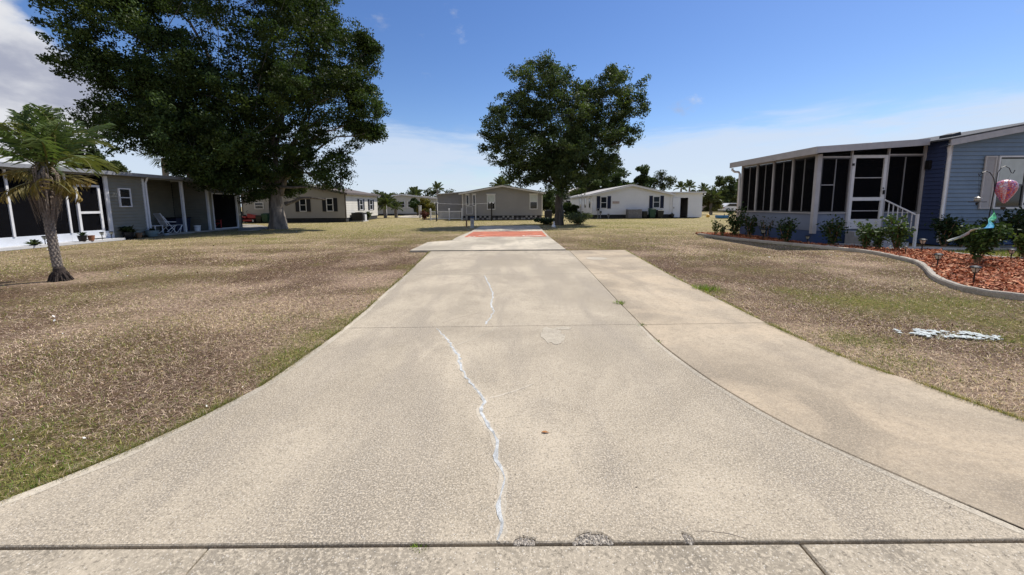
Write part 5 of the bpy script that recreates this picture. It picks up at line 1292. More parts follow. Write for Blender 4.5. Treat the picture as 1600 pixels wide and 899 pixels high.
# ---------------------------------------------------------------- shepherd hook with hanging ornaments
hb = G(1537, 402, .02); HY = hb.y
def hook():
    t = thing('shepherd_hook', tuple(hb), 'leaning black double shepherd hook behind the rose bush', 'garden hook')
    P = lambda px, py: PY(px, py, HY)
    MB().tube([hb - Vector((0, 0, .1)), P(1546, 335), P(1554, 295), P(1557, 284)], .011, 8).build('pole', BLACK, t)
    MB().tube([P(1554, 294), P(1553, 279), P(1547, 270), P(1541, 268), P(1535, 270), P(1530, 275), P(1529, 271)], .008, 8).build('hook_arm', BLACK, t)
    MB().tube([P(1556, 288), P(1559, 270), P(1565, 262), P(1571, 260), P(1577, 263), P(1580, 270), P(1583, 271), P(1586, 266)], .008, 8).build('hook_arm', BLACK, t)
    return P
P = hook()
def balloon():
    c = P(1571, 299); R = 18.5 * HY / FOC
    t = thing('balloon_spinner', (c.x, c.y, c.z), 'colourful hot air balloon wind spinner hanging from the hook', 'wind spinner')
    cols = [(.50, .03, .05), (.62, .60, .62), (.16, .05, .30), (.55, .10, .12), (.70, .35, .40), (.55, .16, .05), (.10, .08, .35), (.60, .05, .20)]
    def mat(k): 
        m, N, L, b = nodes('spinner_cloth'); w = N.new('ShaderNodeTexNoise'); w.inputs['Scale'].default_value = 16; w.inputs['Detail'].default_value = 2; w.inputs['Distortion'].default_value = 2.5
        L.new(worldpos(N, L), w.inputs['Vector']); cr = N.new('ShaderNodeValToRGB'); cr.color_ramp.interpolation = 'CONSTANT'
        e = cr.color_ramp.elements; e[0].position = 0; e[0].color = (*cols[k % 8], 1); e[1].position = .45; e[1].color = (*cols[(k + 3) % 8], 1); q = e.new(.54); q.color = (*cols[(k + 1) % 8], 1); q = e.new(.66); q.color = (.60, .55, .60, 1)
        L.new(w.outputs['Fac'], cr.inputs[0]); L.new(cr.outputs[0], b.inputs['Base Color']); b.inputs['Roughness'].default_value = .35; return m
    ms = [mat(k) for k in range(4)]
    prof = [(.10, -1.06), (.30, -.86), (.62, -.42), (.86, .0), (.97, .32), (.90, .62), (.66, .86), (.32, .98), (.02, 1.0)]
    n = 16
    for g in range(n):
        vs = []; m = 4
        for (r_, z_) in prof:
            for q in range(m + 1):
                a = 2 * pi * (g + q / m) / n; bul = 1 + .05 * sin(pi * q / m); vs.append((c.x + R * .66 * r_ * bul * cos(a), c.y + R * .66 * r_ * bul * sin(a), c.z + R * z_ * .95))
        fs = [(i * (m + 1) + q, i * (m + 1) + q + 1, (i + 1) * (m + 1) + q + 1, (i + 1) * (m + 1) + q) for i in range(len(prof) - 1) for q in range(m)]
        MB().add(vs, fs).build('gore', ms[g % 4], t, smooth=True)
    mb = MB()
    for k in range(4): a = k * pi / 2 + .4; mb.tube([(c.x + .03 * cos(a), c.y + .03 * sin(a), c.z - R * 1.05), (c.x + .03 * cos(a), c.y + .03 * sin(a), c.z - R * 1.30)], .002, 4)
    mb.tube([(c.x, c.y, c.z + R * .95), P(1580, 271)], .002, 4); mb.build('cords', BLACK, t)
    MB().lathe((c.x, c.y, c.z - R * 1.52), [(.030, 0), (.042, .01), (.045, .06), (.040, .06)], 12).build('basket', M('dark_basket', (.04, .03, .025), .8), t)
balloon()
def ribbon():
    pts = [(1552, 330), (1556, 336), (1553, 341), (1546, 344), (1549, 351), (1546, 356), (1536, 358), (1525, 358.5), (1516, 361), (1514, 364), (1500, 371), (1490, 374), (1480, 377)]
    wid = [3, 4.5, 4.5, 2, 3.5, 4.5, 4, 2.5, 3, 2.5, 1.6, 1.6, 1.0]; col = [(.05, .36, .12), (.06, .42, .16), (.05, .40, .18), (.04, .30, .22), (.03, .30, .42), (.03, .28, .55), (.05, .30, .55), (.35, .42, .50), (.55, .50, .55), (.5, .45, .5), (.34, .38, .40), (.38, .42, .44), (.45, .48, .5)]
    c = P(*pts[0]); t = thing('wind_tail', tuple(c), 'twisted green, blue and white wind tail trailing from the hook pole', 'wind spinner')
    V = []; Cc = []; n = len(pts); s = HY / FOC
    for i, (q, w) in enumerate(zip(pts, wid)):
        YY_ = lambda j: HY - (HY - 8.35) * min(1.0, max(0, j) / 5); p = PY(*q, YY_(i)); a = PY(*pts[max(0, i - 1)], YY_(i - 1)); b = PY(*pts[min(n - 1, i + 1)], YY_(min(n - 1, i + 1))); d = (b - a).normalized(); tw = i * .9
        nn = (Vector((0, 1, 0)).cross(d)).normalized(); v = (nn * cos(tw * .35) + Vector((0, 1, 0)) * sin(tw * .35)) * w * s
        th = d.cross(v).normalized() * .003
        V += [p + v + th, p - v + th, p - v - th, p + v - th]; Cc += [col[i]] * 4
    F = []
    for i in range(n - 1):
        for a in range(4): F.append((4 * i + a, 4 * i + (a + 1) % 4, 4 * i + 4 + (a + 1) % 4, 4 * i + 4 + a))
    F += [(0, 3, 2, 1), tuple(range(4 * n - 4, 4 * n))]
    o = np_mesh('streamer', V, F[:-2], np.array(Cc), MV('ribbon_cloth', .45, .25), t); 
    MB().tube([P(1551, 329), P(1549, 322)], .003, 5).build('swivel', BLACK, t)
ribbon()
def feeder():
    c = P(1527, 314); t = thing('hanging_ornament', tuple(c), 'small dark bird feeder ornament hanging from the hook left arm', 'bird feeder'); s = HY / FOC
    MB().lathe((c.x, c.y, c.z - 2.2 * s), [(9.5 * s, 0), (10 * s, .6 * s), (9.5 * s, 1.2 * s), (2 * s, 1.4 * s)], 14).build('tray', BLACK, t)
    MB().lathe((c.x, c.y, c.z - .8 * s), [(3 * s, 0), (4.2 * s, 2 * s), (3 * s, 4.5 * s), (1 * s, 5 * s)], 10).build('seed_holder', M('cream_bird', (.45, .40, .33), .6), t)
    MB().lathe((c.x, c.y, c.z + 4.4 * s), [(5.5 * s, 0), (1.2 * s, 2.4 * s), (.3 * s, 2.8 * s)], 10).build('hood', BLACK, t)
    MB().lathe((c.x - .2 * s, c.y, c.z - 6.5 * s), [(.5 * s, 0), (1.6 * s, 1 * s), (1.2 * s, 4 * s)], 8).build('finial', BLACK, t)
    MB().tube([(c.x, c.y, c.z + 7 * s), P(1529, 290), P(1529.5, 273)], .002, 4).build('cord', BLACK, t)
feeder()

# ---------------------------------------------------------------- things at the sage house
def recliner():
    c = Vector((-18.25, 20.35, .06)); t = thing('folding_chair', tuple(c), 'white slatted folding recliner chair in the carport', 'chair', rz=0)
    X = lambda u, v, z: (c.x - v * .8 + u * .25, c.y + u * .97 + v * .2, c.z + z)     # u along the chair, v across
    def bar(a, b, r=.016): return MB().tube([a, b], r, 6)
    W_ = .27
    for s in (-1, 1):
        bar(X(-.30, s * W_, .92), X(.28, s * W_, 0.0), .018).build('leg', WHITE, t); bar(X(-.28, s * W_, 0), X(.20, s * W_, .40), .018).build('leg', WHITE, t)
        bar(X(-.42, s * W_, 1.08), X(-.10, s * W_, .42), .02).build('back_rail', WHITE, t); bar(X(-.25, s * W_, .62), X(.30, s * W_, .60), .022).build('armrest', WHITE, t)
        bar(X(.45, s * W_, 0), X(.55, s * W_, .40), .016).build('leg', WHITE, t); bar(X(.28, s * W_, .0), X(.62, s * W_, .42), .014).build('leg_brace', WHITE, t)
    for k in range(11):
        u = k / 10; p = (-.42 + .32 * u, 1.08 - .66 * u); MB().add([X(p[0], -W_, p[1]), X(p[0], W_, p[1]), X(p[0] + .022, W_, p[1] - .045), X(p[0] + .022, -W_, p[1] - .045)] + [X(p[0] - .01, -W_, p[1] - .005), X(p[0] - .01, W_, p[1] - .005), X(p[0] + .012, W_, p[1] - .05), X(p[0] + .012, -W_, p[1] - .05)], [(0, 1, 2, 3), (7, 6, 5, 4), (0, 4, 5, 1), (2, 6, 7, 3)]).build('back_slat', WHITE, t)
    for k in range(8):
        u = -.08 + k * .055; MB().add([X(u, -W_, .42), X(u, W_, .42), X(u + .042, W_, .42), X(u + .042, -W_, .42), X(u, -W_, .405), X(u, W_, .405), X(u + .042, W_, .405), X(u + .042, -W_, .405)], [(0, 1, 2, 3), (7, 6, 5, 4), (0, 4, 5, 1), (2, 6, 7, 3), (1, 5, 6, 2), (3, 7, 4, 0)]).build('seat_slat', WHITE, t)
    for k in range(3):
        u = .42 + k * .07; MB().add([X(u, -W_, .44), X(u, W_, .44), X(u + .05, W_, .44), X(u + .05, -W_, .44), X(u, -W_, .42), X(u, W_, .42), X(u + .05, W_, .42), X(u + .05, -W_, .42)], [(0, 1, 2, 3), (7, 6, 5, 4), (0, 4, 5, 1), (2, 6, 7, 3), (1, 5, 6, 2), (3, 7, 4, 0)]).build('footrest_slat', WHITE, t)
recliner()
def small_table():
    t = thing('side_table', (-18.15, 19.55, .06), 'small white side table between the recliner and the siding wall', 'table'); x, y, z = -18.15, 19.55, .06
    MB().box(x - .22, x + .22, y - .24, y + .24, z + .43, z + .46).build('table_top', WHITE, t, bevel=.008)
    for a in (-1, 1):
        for b in (-1, 1): MB().box(x + a * .19 - .015, x + a * .19 + .015, y + b * .21 - .015, y + b * .21 + .015, z, z + .43).build('leg', WHITE, t)
small_table()
def pot(base, label, r0, h, mat, plant=None, seed=1, name='planter'):
    t = thing(name, tuple(base), label, 'plant pot'); 
    MB().lathe(tuple(base), [(r0 * .7, 0), (r0 * .95, h * .55), (r0, h * .9), (r0 * 1.08, h * .92), (r0 * 1.08, h), (r0 * .9, h), (r0 * .85, h * .86)], 18).build('pot', mat, t, smooth=False)
    if plant:
        n, ph, sp, col = plant; r = np.random.default_rng(seed); V = []; F = []; Cc = []
        for k in range(n):
            a = r.random() * 6.28; L = ph * r.uniform(.6, 1.1); e = r.uniform(.35, 1.2); p0 = Vector(base) + Vector((0, 0, h * .85)); d = Vector((cos(a) * cos(e), sin(a) * cos(e), sin(e))); w = Vector((-sin(a), cos(a), 0)) * sp
            p1 = p0 + d * L * .6; p2 = p0 + d * L + Vector((0, 0, -.25 * L)); i = len(V); V += [p0, p1 + w, p2, p1 - w]; F.append((i, i + 1, i + 2, i + 3)); Cc += [tuple(np.array(col) * r.uniform(.6, 1.4))] * 4
        np_mesh('foliage', V, F, np.array(Cc), MV('shrub_leaf', .55, .18, .12), t, 'stuff')
    return t
pot(Vector((-17.95, 17.95, 0)), 'broad leaved plant in a dark pot below the sage house window', .20, .30, BLACK, (46, .55, .07, (.03, .045, .02)), 2)
pot(Vector((-17.95, 18.45, 0)), 'small brown pot next to the broad leaved plant', .13, .22, WOOD, None, 3)
pot(Vector((-17.95, 19.15, 0)), 'grey blue bowl planter with low greenery at the first carport post', .26, .30, M('teal_glaze', (.17, .23, .24), .3, .15), (60, .25, .03, (.04, .06, .03)), 4)
pot(Vector((-17.80, 19.75, 0)), 'tiny pale dish planter on the ground by the side table', .13, .12, M('pale_glaze', (.32, .36, .40), .4), (20, .15, .02, (.05, .06, .03)), 5)
pot(Vector((-17.62, 16.05, .075)), 'terracotta pot by the hinge side of the sage house screen door', .11, .22, M('terracotta', (.28, .12, .06), .8), None, 6)
pot(Vector((-17.66, 15.75, .075)), 'dark pot with spiky leaves just right of the palm trunk', .14, .24, BLACK, (30, .35, .025, (.03, .05, .02)), 7)
pot(Vector((-17.70, 14.15, .0)), 'low leafy plant at the white porch apron left of the palm', .10, .10, BLACK, (24, .35, .05, (.05, .075, .03)), 8)
t = thing('white_bucket', (-18.0, 22.0, .06), 'white plastic bucket at the carport edge right of the recliner', 'bucket')
MB().lathe((-18.0, 22.0, .06), [(.13, 0), (.155, .30), (.165, .30), (.165, .33), (.145, .33), (.125, .03)], 18).build('pail', WHITE, t); MB().tube([(-18.155, 22, .36), (-18.10, 21.87, .30), (-18, 21.83, .27), (-17.9, 21.87, .30), (-17.845, 22, .36)], .005, 5).build('handle', BLACK, t)
# storage tubs and a red chair in the shade
t = thing('storage_tub', (-19.4, 22.3, .06), 'dark blue storage tub stacked against the carport back wall', 'storage tub')
MB().add([(-19.75, 21.9, .06), (-19.1, 21.9, .06), (-19.1, 22.8, .06), (-19.75, 22.8, .06), (-19.8, 21.85, .8), (-19.05, 21.85, .8), (-19.05, 22.85, .8), (-19.8, 22.85, .8)], [(3, 2, 1, 0), (4, 5, 6, 7), (0, 1, 5, 4), (1, 2, 6, 5), (2, 3, 7, 6), (3, 0, 4, 7)]).build('tub', M('navy_plastic', (.02, .03, .07), .4), t)
MB().box(-19.84, -19.01, 21.81, 22.89, .802, .86).build('lid', M('black_plastic', (.015, .015, .018), .4), t, bevel=.015)
def adirondack(c, rz, label):
    RD = M('red_plastic', (.36, .03, .03), .45, .1); t = thing('garden_chair', tuple(c), label, 'chair'); R = Matrix.Rotation(rz, 3, 'Z'); X = lambda u, v, z: Vector(c) + R @ Vector((u, v, z))
    def slat(a, b, w, name):
        a, b = Vector(a), Vector(b); d = (b - a).normalized(); sd = Vector((1, 0, 0)) * w; n = d.cross(sd).normalized() * .012
        MB().add([X(*(q)) for q in (a - sd + n, a + sd + n, b + sd + n, b - sd + n, a - sd - n, a + sd - n, b + sd - n, b - sd - n)], [(0, 1, 2, 3), (7, 6, 5, 4), (0, 4, 5, 1), (1, 5, 6, 2), (2, 6, 7, 3), (3, 7, 4, 0)]).build(name, RD, t)
    for k in range(5): slat((-.22 + k * .11, .28, .22), (-.26 + k * .13, .55, .95 - .05 * abs(k - 2)), .045, 'back_slat')
    for k in range(5): slat((-.22 + k * .11, -.25, .36), (-.22 + k * .11, .30, .24), .045, 'seat_slat')
    for s in (-1, 1): slat((s * .33, -.32, .55), (s * .33, .38, .53), .06, 'armrest'); slat((s * .33, -.27, .0), (s * .33, -.27, .54), .03, 'leg'); slat((s * .30, .45, .0), (s * .30, -.15, .34), .03, 'leg')
adirondack((-18.9, 24.3, .06), 1.2, 'red plastic garden chair inside the dark store room doorway')

# neighbouring driveway by the oak, red riding mower, bins
o = MB().prism([tuple(G(*q).xy) for q in [(372, 360.5), (402, 359.5), (424, 355.5), (400, 351.5), (372, 351)]], -.1, .02, .006).build('concrete_apron', CONP if False else Mconcrete('carport_concrete', (.30, .28, .25), .6, .4, 150), None, 'structure'); tag(o, 'strip of concrete between the store room and the oak trunk', None)
def mower():
    c = G(392, 348, 0); RD = M('mower_red', (.33, .02, .02), .3, .1); t = thing('riding_mower', tuple(c), 'red riding mower parked left of the oak trunk', 'riding mower')
    x, y = c.x, c.y
    MB().add([(x - .1, y - .3, .40), (x + .75, y - .26, .36), (x + .75, y + .26, .36), (x - .1, y + .3, .40), (x - .1, y - .3, .82), (x + .70, y - .24, .66), (x + .70, y + .24, .66), (x - .1, y + .3, .82)], [(3, 2, 1, 0), (4, 5, 6, 7), (0, 1, 5, 4), (1, 2, 6, 5), (2, 3, 7, 6), (3, 0, 4, 7)]).build('hood', RD, t, bevel=.05)
    MB().box(x - .9, x - .12, y - .38, y + .38, .38, .58).build('rear_fender', RD, t, bevel=.05)
    MB().box(x - .35, x + .45, y - .55, y + .55, .12, .28).build('mower_deck', RD, t, bevel=.04)
    s = MB().box(x - .78, x - .35, y - .24, y + .24, .60, .70).box(x - .86, x - .76, y - .24, y + .24, .62, 1.0).build('seat', BLACK, t, bevel=.03)
    MB().tube([(x - .02, y, .7), (x - .22, y, 1.0)], .02, 6).tube([(x - .22 + .12 * cos(a) * .5, y + .17 * sin(a), 1.0 + .12 * cos(a) * .6) for a in np.linspace(0, 2 * pi, 13)], .015, 6).build('steering_wheel', BLACK, t)
    for wx, wr, ww in ((-.62, .26, .12), (.52, .18, .09)):
        for sgn in (-1, 1):
            cy = y + sgn * .42; P_ = []
            w = MB(); k = 16
            for side in (-1, 1):
                for rr in (wr, wr * .55): P_ += [(x + wx + rr * cos(2 * pi * q / k), cy + side * ww, wr + rr * sin(2 * pi * q / k)) for q in range(k)]
            F = [(q, (q + 1) % k, 2 * k + (q + 1) % k, 2 * k + q) for q in range(k)] + [(q, (q + 1) % k, k + (q + 1) % k, k + q) for q in range(k)] + [(2 * k + q, 2 * k + (q + 1) % k, 3 * k + (q + 1) % k, 3 * k + q) for q in range(k)]
            tw = w.add(P_, F).build('wheel', M('tyre_rubber', (.02, .02, .02), .8), t)
            MB().tube([(x + wx, cy - ww * .8, wr), (x + wx, cy + ww * .8, wr)], wr * .54, 12).build('rim', WHITE, tw)
mower()
def bin_(px, py, wp, hp, Y, mat, label, lid=None):
    a = PY(px, py, Y); w = wp * Y / FOC / 2; hh = hp * Y / FOC; x, y = a.x, Y
    t = thing('wheelie_bin', (x, y, 0), label, 'trash bin')
    MB().add([(x - w * .78, y - w * .75, .06), (x + w * .78, y - w * .75, .06), (x + w * .78, y + w * .75, .06), (x - w * .78, y + w * .75, .06), (x - w, y - w, hh * .9), (x + w, y - w, hh * .9), (x + w, y + w, hh * .9), (x - w, y + w, hh * .9)], [(3, 2, 1, 0), (4, 5, 6, 7), (0, 1, 5, 4), (1, 2, 6, 5), (2, 3, 7, 6), (3, 0, 4, 7)]).build('bin_body', mat, t, bevel=.02)
    MB().add([(x - w * 1.06, y - w * 1.08, hh * .902), (x + w * 1.06, y - w * 1.08, hh * .902), (x + w * 1.06, y + w * 1.1, hh * .92), (x - w * 1.06, y + w * 1.1, hh * .92), (x - w * .95, y - w * .95, hh * .95), (x + w * .95, y - w * .95, hh * .95), (x + w * .95, y + w, hh), (x - w * .95, y + w, hh)], [(3, 2, 1, 0), (4, 5, 6, 7), (0, 1, 5, 4), (1, 2, 6, 5), (2, 3, 7, 6), (3, 0, 4, 7)]).build('lid', lid or mat, t, bevel=.02)
    MB().tube([(x - w * .8, y + w * 1.25, hh * .88), (x + w * .8, y + w * 1.25, hh * .88)], .02, 6).build('handle', mat, t)
    for s in (-1, 1): MB().tube([(x + s * w * .70, y + w * .6, .12), (x + s * w * .86, y + w * .6, .12)], .12, 12).build('wheel', BLACK, t)
GRB = M('green_bin_plastic', (.012, .052, .032), .45, .1); BKB = M('black_bin_plastic', (.014, .018, .017), .45, .1)
bin_(416, 340, 10, 15, YA - .8, GRB, 'dark green wheelie bin just left of the oak trunk')
bin_(406, 340, 9, 12, YA - .7, BKB, 'black wheelie bin left of the green one by the tan house')
bin_(1007, 340, 7, 11, YC - .6, BKB, 'small black bin between the grey lattice box and green bin')
bin_(1018.5, 340, 9.5, 15.5, YC - .7, GRB, 'green wheelie bin under the white house right shutters')
bin_(1030.5, 340, 10, 13, YC - .7, BKB, 'dark wheelie bin next to the white house annex')
# slatted equipment box and meters along the white house
x0, x1 = px2(978, YC), px2(999, YC); t = thing('slatted_enclosure', ((x0 + x1) / 2, YC - .9, 0), 'grey slatted enclosure against the white house wall', 'enclosure'); GW = M('grey_slat', (.17, .165, .17), .8, .2, 10)
for k in range(9): MB().box(x0 + k * (x1 - x0) / 9 + .008, x0 + (k + 1) * (x1 - x0) / 9 - .008, YC - .92, YC - .89, .04, .90).build('slat', GW, t)
MB().box(x0, x1, YC - .885, YC - .84, .70, .78).box(x0, x1, YC - .885, YC - .84, .15, .23).box(x0, x0 + .05, YC - .84, YC - .05, .04, .9).box(x1 - .05, x1, YC - .84, YC - .05, .04, .9).build('frame', GW, t)
def ac_unit(x, y, label, w=.8, h=.8, mat=None):
    t = thing('air_conditioner', (x, y, 0), label, 'air conditioner'); GM = mat or M('dark_ac', (.02, .02, .022), .5)
    MB().box(x - w / 2 - .1, x + w / 2 + .1, y - w / 2 - .1, y + w / 2 + .1, -.05, .06).build('pad', WALK, t)
    MB().box(x - w / 2, x + w / 2, y - w / 2, y + w / 2, .062, h).build('casing', GM, t, bevel=.02)
    for k in range(9): MB().box(x - w / 2 + .04, x + w / 2 - .04, y - w / 2 - .012, y - w / 2 - .002, .14 + k * (h - .2) / 9, .14 + k * (h - .2) / 9 + .02).build('louvre', GM, t)
    MB().lathe((x, y, h + .001), [(w * .36, 0), (w * .36, .03), (w * .1, .05)], 16).build('fan_guard', GM, t)
ac_unit(px2(557, 35.8) , 36.3, 'dark air conditioner on its pad beside the cream end wall', 1.05, .80)
MB_ = px2(568, 36)
t = thing('utility_box', (px2(567.5, 36), 36.3, 0), 'white utility box right of the dark air conditioner', 'utility box'); MB().box(px2(566, 36), px2(569, 36), 36.1, 36.5, 0, .62).build('cabinet', WHITE, t, bevel=.02); MB().box(px2(566, 36) + .02, px2(569, 36) - .02, 36.085, 36.098, .08, .56).build('door', WHITE, t)
ac_unit(3.65, 38.6, 'dark air conditioner at the right end of the grey house', .7, .85)
for px, h_, w_, lb in ((934.5, 1.0, .32, 'taller grey meter pedestal at the white house corner'), (938.5, .75, .24, 'short grey meter box next to the taller pedestal'), (951, .45, .18, 'small grey utility post halfway to the lattice box')):
    x = px2(px, YC - .4); t = thing('meter_pedestal', (x, YC - .4, 0), lb, 'utility box'); GMt = M('meter_grey', (.25, .25, .26), .5)
    MB().box(x - .04, x + .04, YC - .44, YC - .36, -.05, h_ - .26).build('post', GMt, t); MB().box(x - w_ / 2, x + w_ / 2, YC - .50, YC - .3, h_ - .258, h_ + .02).build('cabinet', GMt, t, bevel=.015); MB().tube([(x, YC - .51, h_ - .10), (x, YC - .56, h_ - .10)], w_ * .3, 12).build('dial', GLASS, t)
pot(Vector((px2(1050, YC - .3), YC - .4, 0)), 'dark round pot at the foot of the annex sliding door', .22, .38, BLACK, (20, .3, .03, (.03, .05, .02)), 12)

# ---------------------------------------------------------------- picket railing, clothes line, hookup posts
fy = 37.1; fx0, fx1 = px2(671.5, fy), px2(722, fy)
t = thing('picket_fence', (fx0, fy, 0), 'low white picket railing in front of the grey house annex', 'fence')
for x in (fx0 + .05, px2(701.5, fy), fx1 - .04): MB().box(x - .06, x + .06, fy - .06, fy + .06, 0, 1.05).add([(x - .075, fy - .075, 1.05), (x + .075, fy - .075, 1.05), (x + .075, fy + .075, 1.05), (x - .075, fy + .075, 1.05), (x, fy, 1.15)], [(0, 1, 4), (1, 2, 4), (2, 3, 4), (3, 0, 4), (3, 2, 1, 0)]).build('post', WHITE, t)
MB().box(fx0 + .12, fx1 - .11, fy - .02, fy + .02, .80, .88).build('rail', WHITE, t); MB().box(fx0 + .12, fx1 - .11, fy - .02, fy + .02, .12, .20).build('rail', WHITE, t)
n = int((fx1 - fx0 - .3) / .115)
for k in range(n): x = fx0 + .17 + k * .115; MB().box(x, x + .032, fy - .014, fy + .014, .201, .799).build('picket', WHITE, t)
t = thing('gate_panel', (px2(734, fy), fy, 0), 'short white gate post beside the grey house side window', 'gate post'); gx_ = px2(743, fy); MB().box(gx_ - .05, gx_ + .05, fy - .05, fy + .05, 0, 1.45).build('post', WHITE, t); MB().box(gx_ - .065, gx_ + .065, fy - .065, fy + .065, 1.451, 1.49).build('cap', WHITE, t)
cy_ = 35.6
for px, lb in ((681.5, 'black clothesline pole in front of the picket railing'), (768, 'black clothesline pole in front of the grey house window')):
    x = px2(px, cy_); t = thing('clothesline_pole', (x, cy_, 0), lb, 'pole'); MB().tube([(x, cy_, -.1), (x, cy_, 1.62)], .06, 8).build('pole', BLACK, t)
    MB().tube([(x - .14, cy_, 1.58), (x + .14, cy_, 1.58)], .025, 6).build('crossbar', BLACK, t)
    for s in (-1, 1): MB().lathe((x + s * .14, cy_, 1.56), [(.05, 0), (.05, .12), (.02, .14)], 8).build('insulator', WHITE, t)
xa, xb = px2(683, cy_), px2(766.5, cy_)
o = MB().tube([(xa + (xb - xa) * k / 12, cy_, 1.62 - .10 * sin(pi * k / 12)) for k in range(13)], .010, 5).build('clothesline', WHITE, None); tag(o, 'thin white clothesline strung between two black poles', 'clothesline')
hp_ = G(738, 356, 0); t = thing('hookup_pedestal', tuple(hp_), 'grey utility hookup pedestal at the far left edge of the pad', 'utility box'); GM = M('meter_grey', (.25, .25, .26), .5)
MB().box(hp_.x - .11, hp_.x + .11, hp_.y - .09, hp_.y + .09, -.05, .62).build('cabinet', M('galvanised', (.34, .35, .36), .45, .1), t, bevel=.015); MB().add([(hp_.x - .13, hp_.y - .12, .622), (hp_.x + .13, hp_.y - .12, .622), (hp_.x + .13, hp_.y + .11, .70), (hp_.x - .13, hp_.y + .11, .70), (hp_.x - .13, hp_.y - .12, .60), (hp_.x + .13, hp_.y - .12, .60), (hp_.x + .13, hp_.y + .11, .60), (hp_.x - .13, hp_.y + .11, .60)], [(0, 1, 2, 3), (7, 6, 5, 4), (0, 4, 5, 1), (1, 5, 6, 2), (2, 6, 7, 3), (3, 7, 4, 0)]).build('cap', BLACK, t); MB().box(hp_.x - .08, hp_.x + .08, hp_.y - .10, hp_.y - .092, .25, .52).build('door', GM, t)
wp_ = G(729, 354.5, 0); o = MB().add([(wp_.x - .05, wp_.y - .05, -.1), (wp_.x + .05, wp_.y - .05, -.1), (wp_.x + .05, wp_.y + .05, -.1), (wp_.x - .05, wp_.y + .05, -.1), (wp_.x - .045, wp_.y - .045, .42), (wp_.x + .055, wp_.y - .045, .42), (wp_.x + .055, wp_.y + .055, .45), (wp_.x - .045, wp_.y + .055, .45)], [(3, 2, 1, 0), (4, 5, 6, 7), (0, 1, 5, 4), (1, 2, 6, 5), (2, 3, 7, 6), (3, 0, 4, 7)]).build('wooden_stake', WOOD, None, bevel=.008); tag(o, 'short weathered wooden stake left of the hookup pedestal', 'stake')
# little white figurine by the tree: a sitting rabbit
fg = G(865, 356, -.03); t = thing('garden_figurine', tuple(fg), 'small white garden figurine on the grass before the middle tree', 'figurine')
MB().lathe(tuple(fg), [(.10, 0), (.13, .05), (.12, .13), (.075, .20), (.05, .22)], 14).build('body', WHITE, t, smooth=True); MB().lathe((fg.x + .02, fg.y - .02, fg.z + .21), [(.03, 0), (.065, .04), (.06, .09), (.02, .12)], 12).build('head', WHITE, t, smooth=True)
for s in (-1, 1): MB().lathe((fg.x + .02 + s * .03, fg.y, fg.z + .31), [(.012, 0), (.022, .05), (.006, .11)], 8).build('ear', WHITE, t)
# paddling pool, yellow ball, parked car far right
pl = G(1128, 341, 0); t = thing('paddling_pool', tuple(pl), 'round blue paddling pool on the grass by the porch corner', 'pool'); PB = M('pool_blue', (.03, .16, .36), .35, .08)
MB().lathe(tuple(pl), [(.55, 0), (.60, .04), (.62, .22), (.60, .26), (.56, .26), (.55, .05), (.02, .045)], 24).build('shell', PB, t); MB().lathe((pl.x, pl.y, .20), [(.552, 0), (.01, .001)], 24).build('water', Mglass('pool_water', (.02, .12, .2), .04), t)
yb = G(1106, 340, 0); o = MB().lathe(tuple(yb), [(.03, 0), (.12, .03), (.2, .14), (.16, .27), (.04, .33)], 14).build('yellow_ball', M('yellow_plastic', (.55, .33, .05), .4), None, smooth=True); tag(o, 'yellow ball on the grass beside the white annex', 'ball')
def car():
    c = Vector((px2(1152, 60), 60, 0)); t = thing('parked_car', tuple(c), 'white car parked far off beside the blue house porch', 'car'); x, y = c.x, c.y; WP = M('white_car_paint', (.68, .68, .69), .25, .03)
    prof = [(-2.1, .30), (2.1, .30), (2.15, .70), (1.5, .85), (.9, .90), (.35, 1.42), (-1.2, 1.45), (-1.9, .98), (-2.15, .85)]
    f = Fr(x, y, 1, 0); MB().fprism(f, prof, -1.7, 0).build('body', WP, t, bevel=.06)
    MB().fprism(f, [(.75, .93), (.30, 1.36), (-1.15, 1.38), (-1.6, .98)], .004, .02).build('side_window', GLASS, t)
    for wx in (-1.35, 1.3):
        w = MB().tube([(x + wx, y - .06, .33), (x + wx, y + .16, .33)], .33, 18).build('wheel', M('tyre_rubber', (.02, .02, .02), .8), t); MB().tube([(x + wx, y - .075, .33), (x + wx, y - .062, .33)], .2, 14).build('rim', TRIM, w)
    MB().fbox(f, 1.95, 2.13, .004, .03, .58, .72).build('headlight', LENS, t); MB().fbox(f, -2.13, -1.95, .004, .03, .66, .80).build('tail_light', M('red_plastic', (.36, .03, .03), .45, .1), t)
car()
# strip of pale driveway beyond the tan house
o = MB().prism([tuple(G(*q).xy) for q in [(618, 340), (654, 340.5), (655, 336), (640, 335)]], -.1, .01).build('distant_drive', CONP, None, 'structure'); tag(o, 'pale strip of neighbouring driveway near the beige house', None)
wpx = px2(656, 44); o = MB().box(wpx - .13, wpx + .13, 43.9, 44.1, 0, 1.35).box(wpx - .16, wpx + .16, 43.87, 44.13, 1.352, 1.42).build('white_gate_post', WHITE, None); tag(o, 'stout white post left of the picket railing', 'gate post')

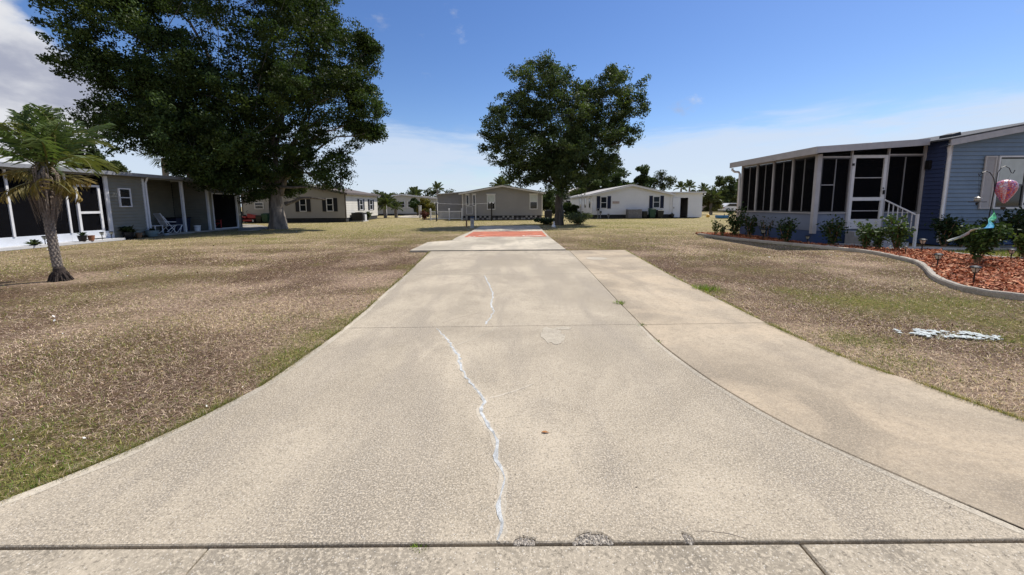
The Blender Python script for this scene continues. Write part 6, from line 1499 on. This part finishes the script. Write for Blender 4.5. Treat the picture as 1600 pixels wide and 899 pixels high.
# ---------------------------------------------------------------- small litter
def fallen_leaf(px, py, L, seed, label, col):
    c = G(px, py, .003); r = random.Random(seed); a = r.uniform(-.2, .3); d = Vector((cos(a), sin(a), 0)); n = Vector((-d.y, d.x, 0)); up = Vector((0, 0, 1))
    sp = [-.5, -.25, 0, .25, .5]; wd = [.02, .2, .24, .15, .0]; vs = []
    for s, w in zip(sp, wd): vs += [c + d * L * s + n * L * w * .8 + up * (L * .14 * w / .24 + .05 * L * abs(s)), c + d * L * s + up * .001, c + d * L * s - n * L * w * .8 + up * (L * .10 * w / .24 + .04 * L)]
    fs = [(3 * i + k, 3 * i + k + 1, 3 * i + k + 4, 3 * i + k + 3) for i in range(4) for k in range(2)]
    o = MB().add(vs, fs).build('fallen_leaf', M('dry_leaf_' + str(seed), col, .7, .3, 60), None); o.modifiers.new('thick', 'SOLIDIFY').thickness = .0008; tag(o, label, 'leaf', 'dry leaves on the driveway')
fallen_leaf(852, 676, .050, 1, 'curled orange brown leaf lying in mid driveway', (.40, .19, .07))
for k, (px, py) in enumerate([(995, 761), (1485, 792)]):
    fallen_leaf(px, py, .012, 10 + k, ['tiny dark scrap on the slab right of the sealed crack', 'tiny dark scrap near the long joint at lower right'][k], (.10, .08, .06))
# leaf litter and pale pebbles over the lawn
def litter():
    r = np.random.default_rng(12); n = 900; rr = 2.2 * (26 / 2.2) ** r.random(n); th = (r.random(n) - .5) * 2 * radians(56); x, y = rr * np.sin(th), rr * np.cos(th); ok = np.ones(n, bool)
    for pl_ in nodrive: ok &= ~inside(x, y, pl_)
    x, y, rr = x[ok], y[ok], rr[ok]; n = len(x); c = np.stack([x, y, 0 * x + .004], 1); t = r.random((n, 1)); col = np.where(t < .55, (.10, .06, .035), np.where(t < .82, (.30, .20, .10), (.62, .60, .55))) * (.7 + .6 * r.random((n, 1)))
    v, f, cols = leaf_quads(c, np.clip(.010 * rr ** .6, .018, .06), .6, col, r, 1.5)
    tag(np_mesh('leaf_litter', v, f, cols, MV('litter_leaf', .8, 0), None, 'stuff'), 'scattered dry leaves and pale bits on the lawn', None)
litter()
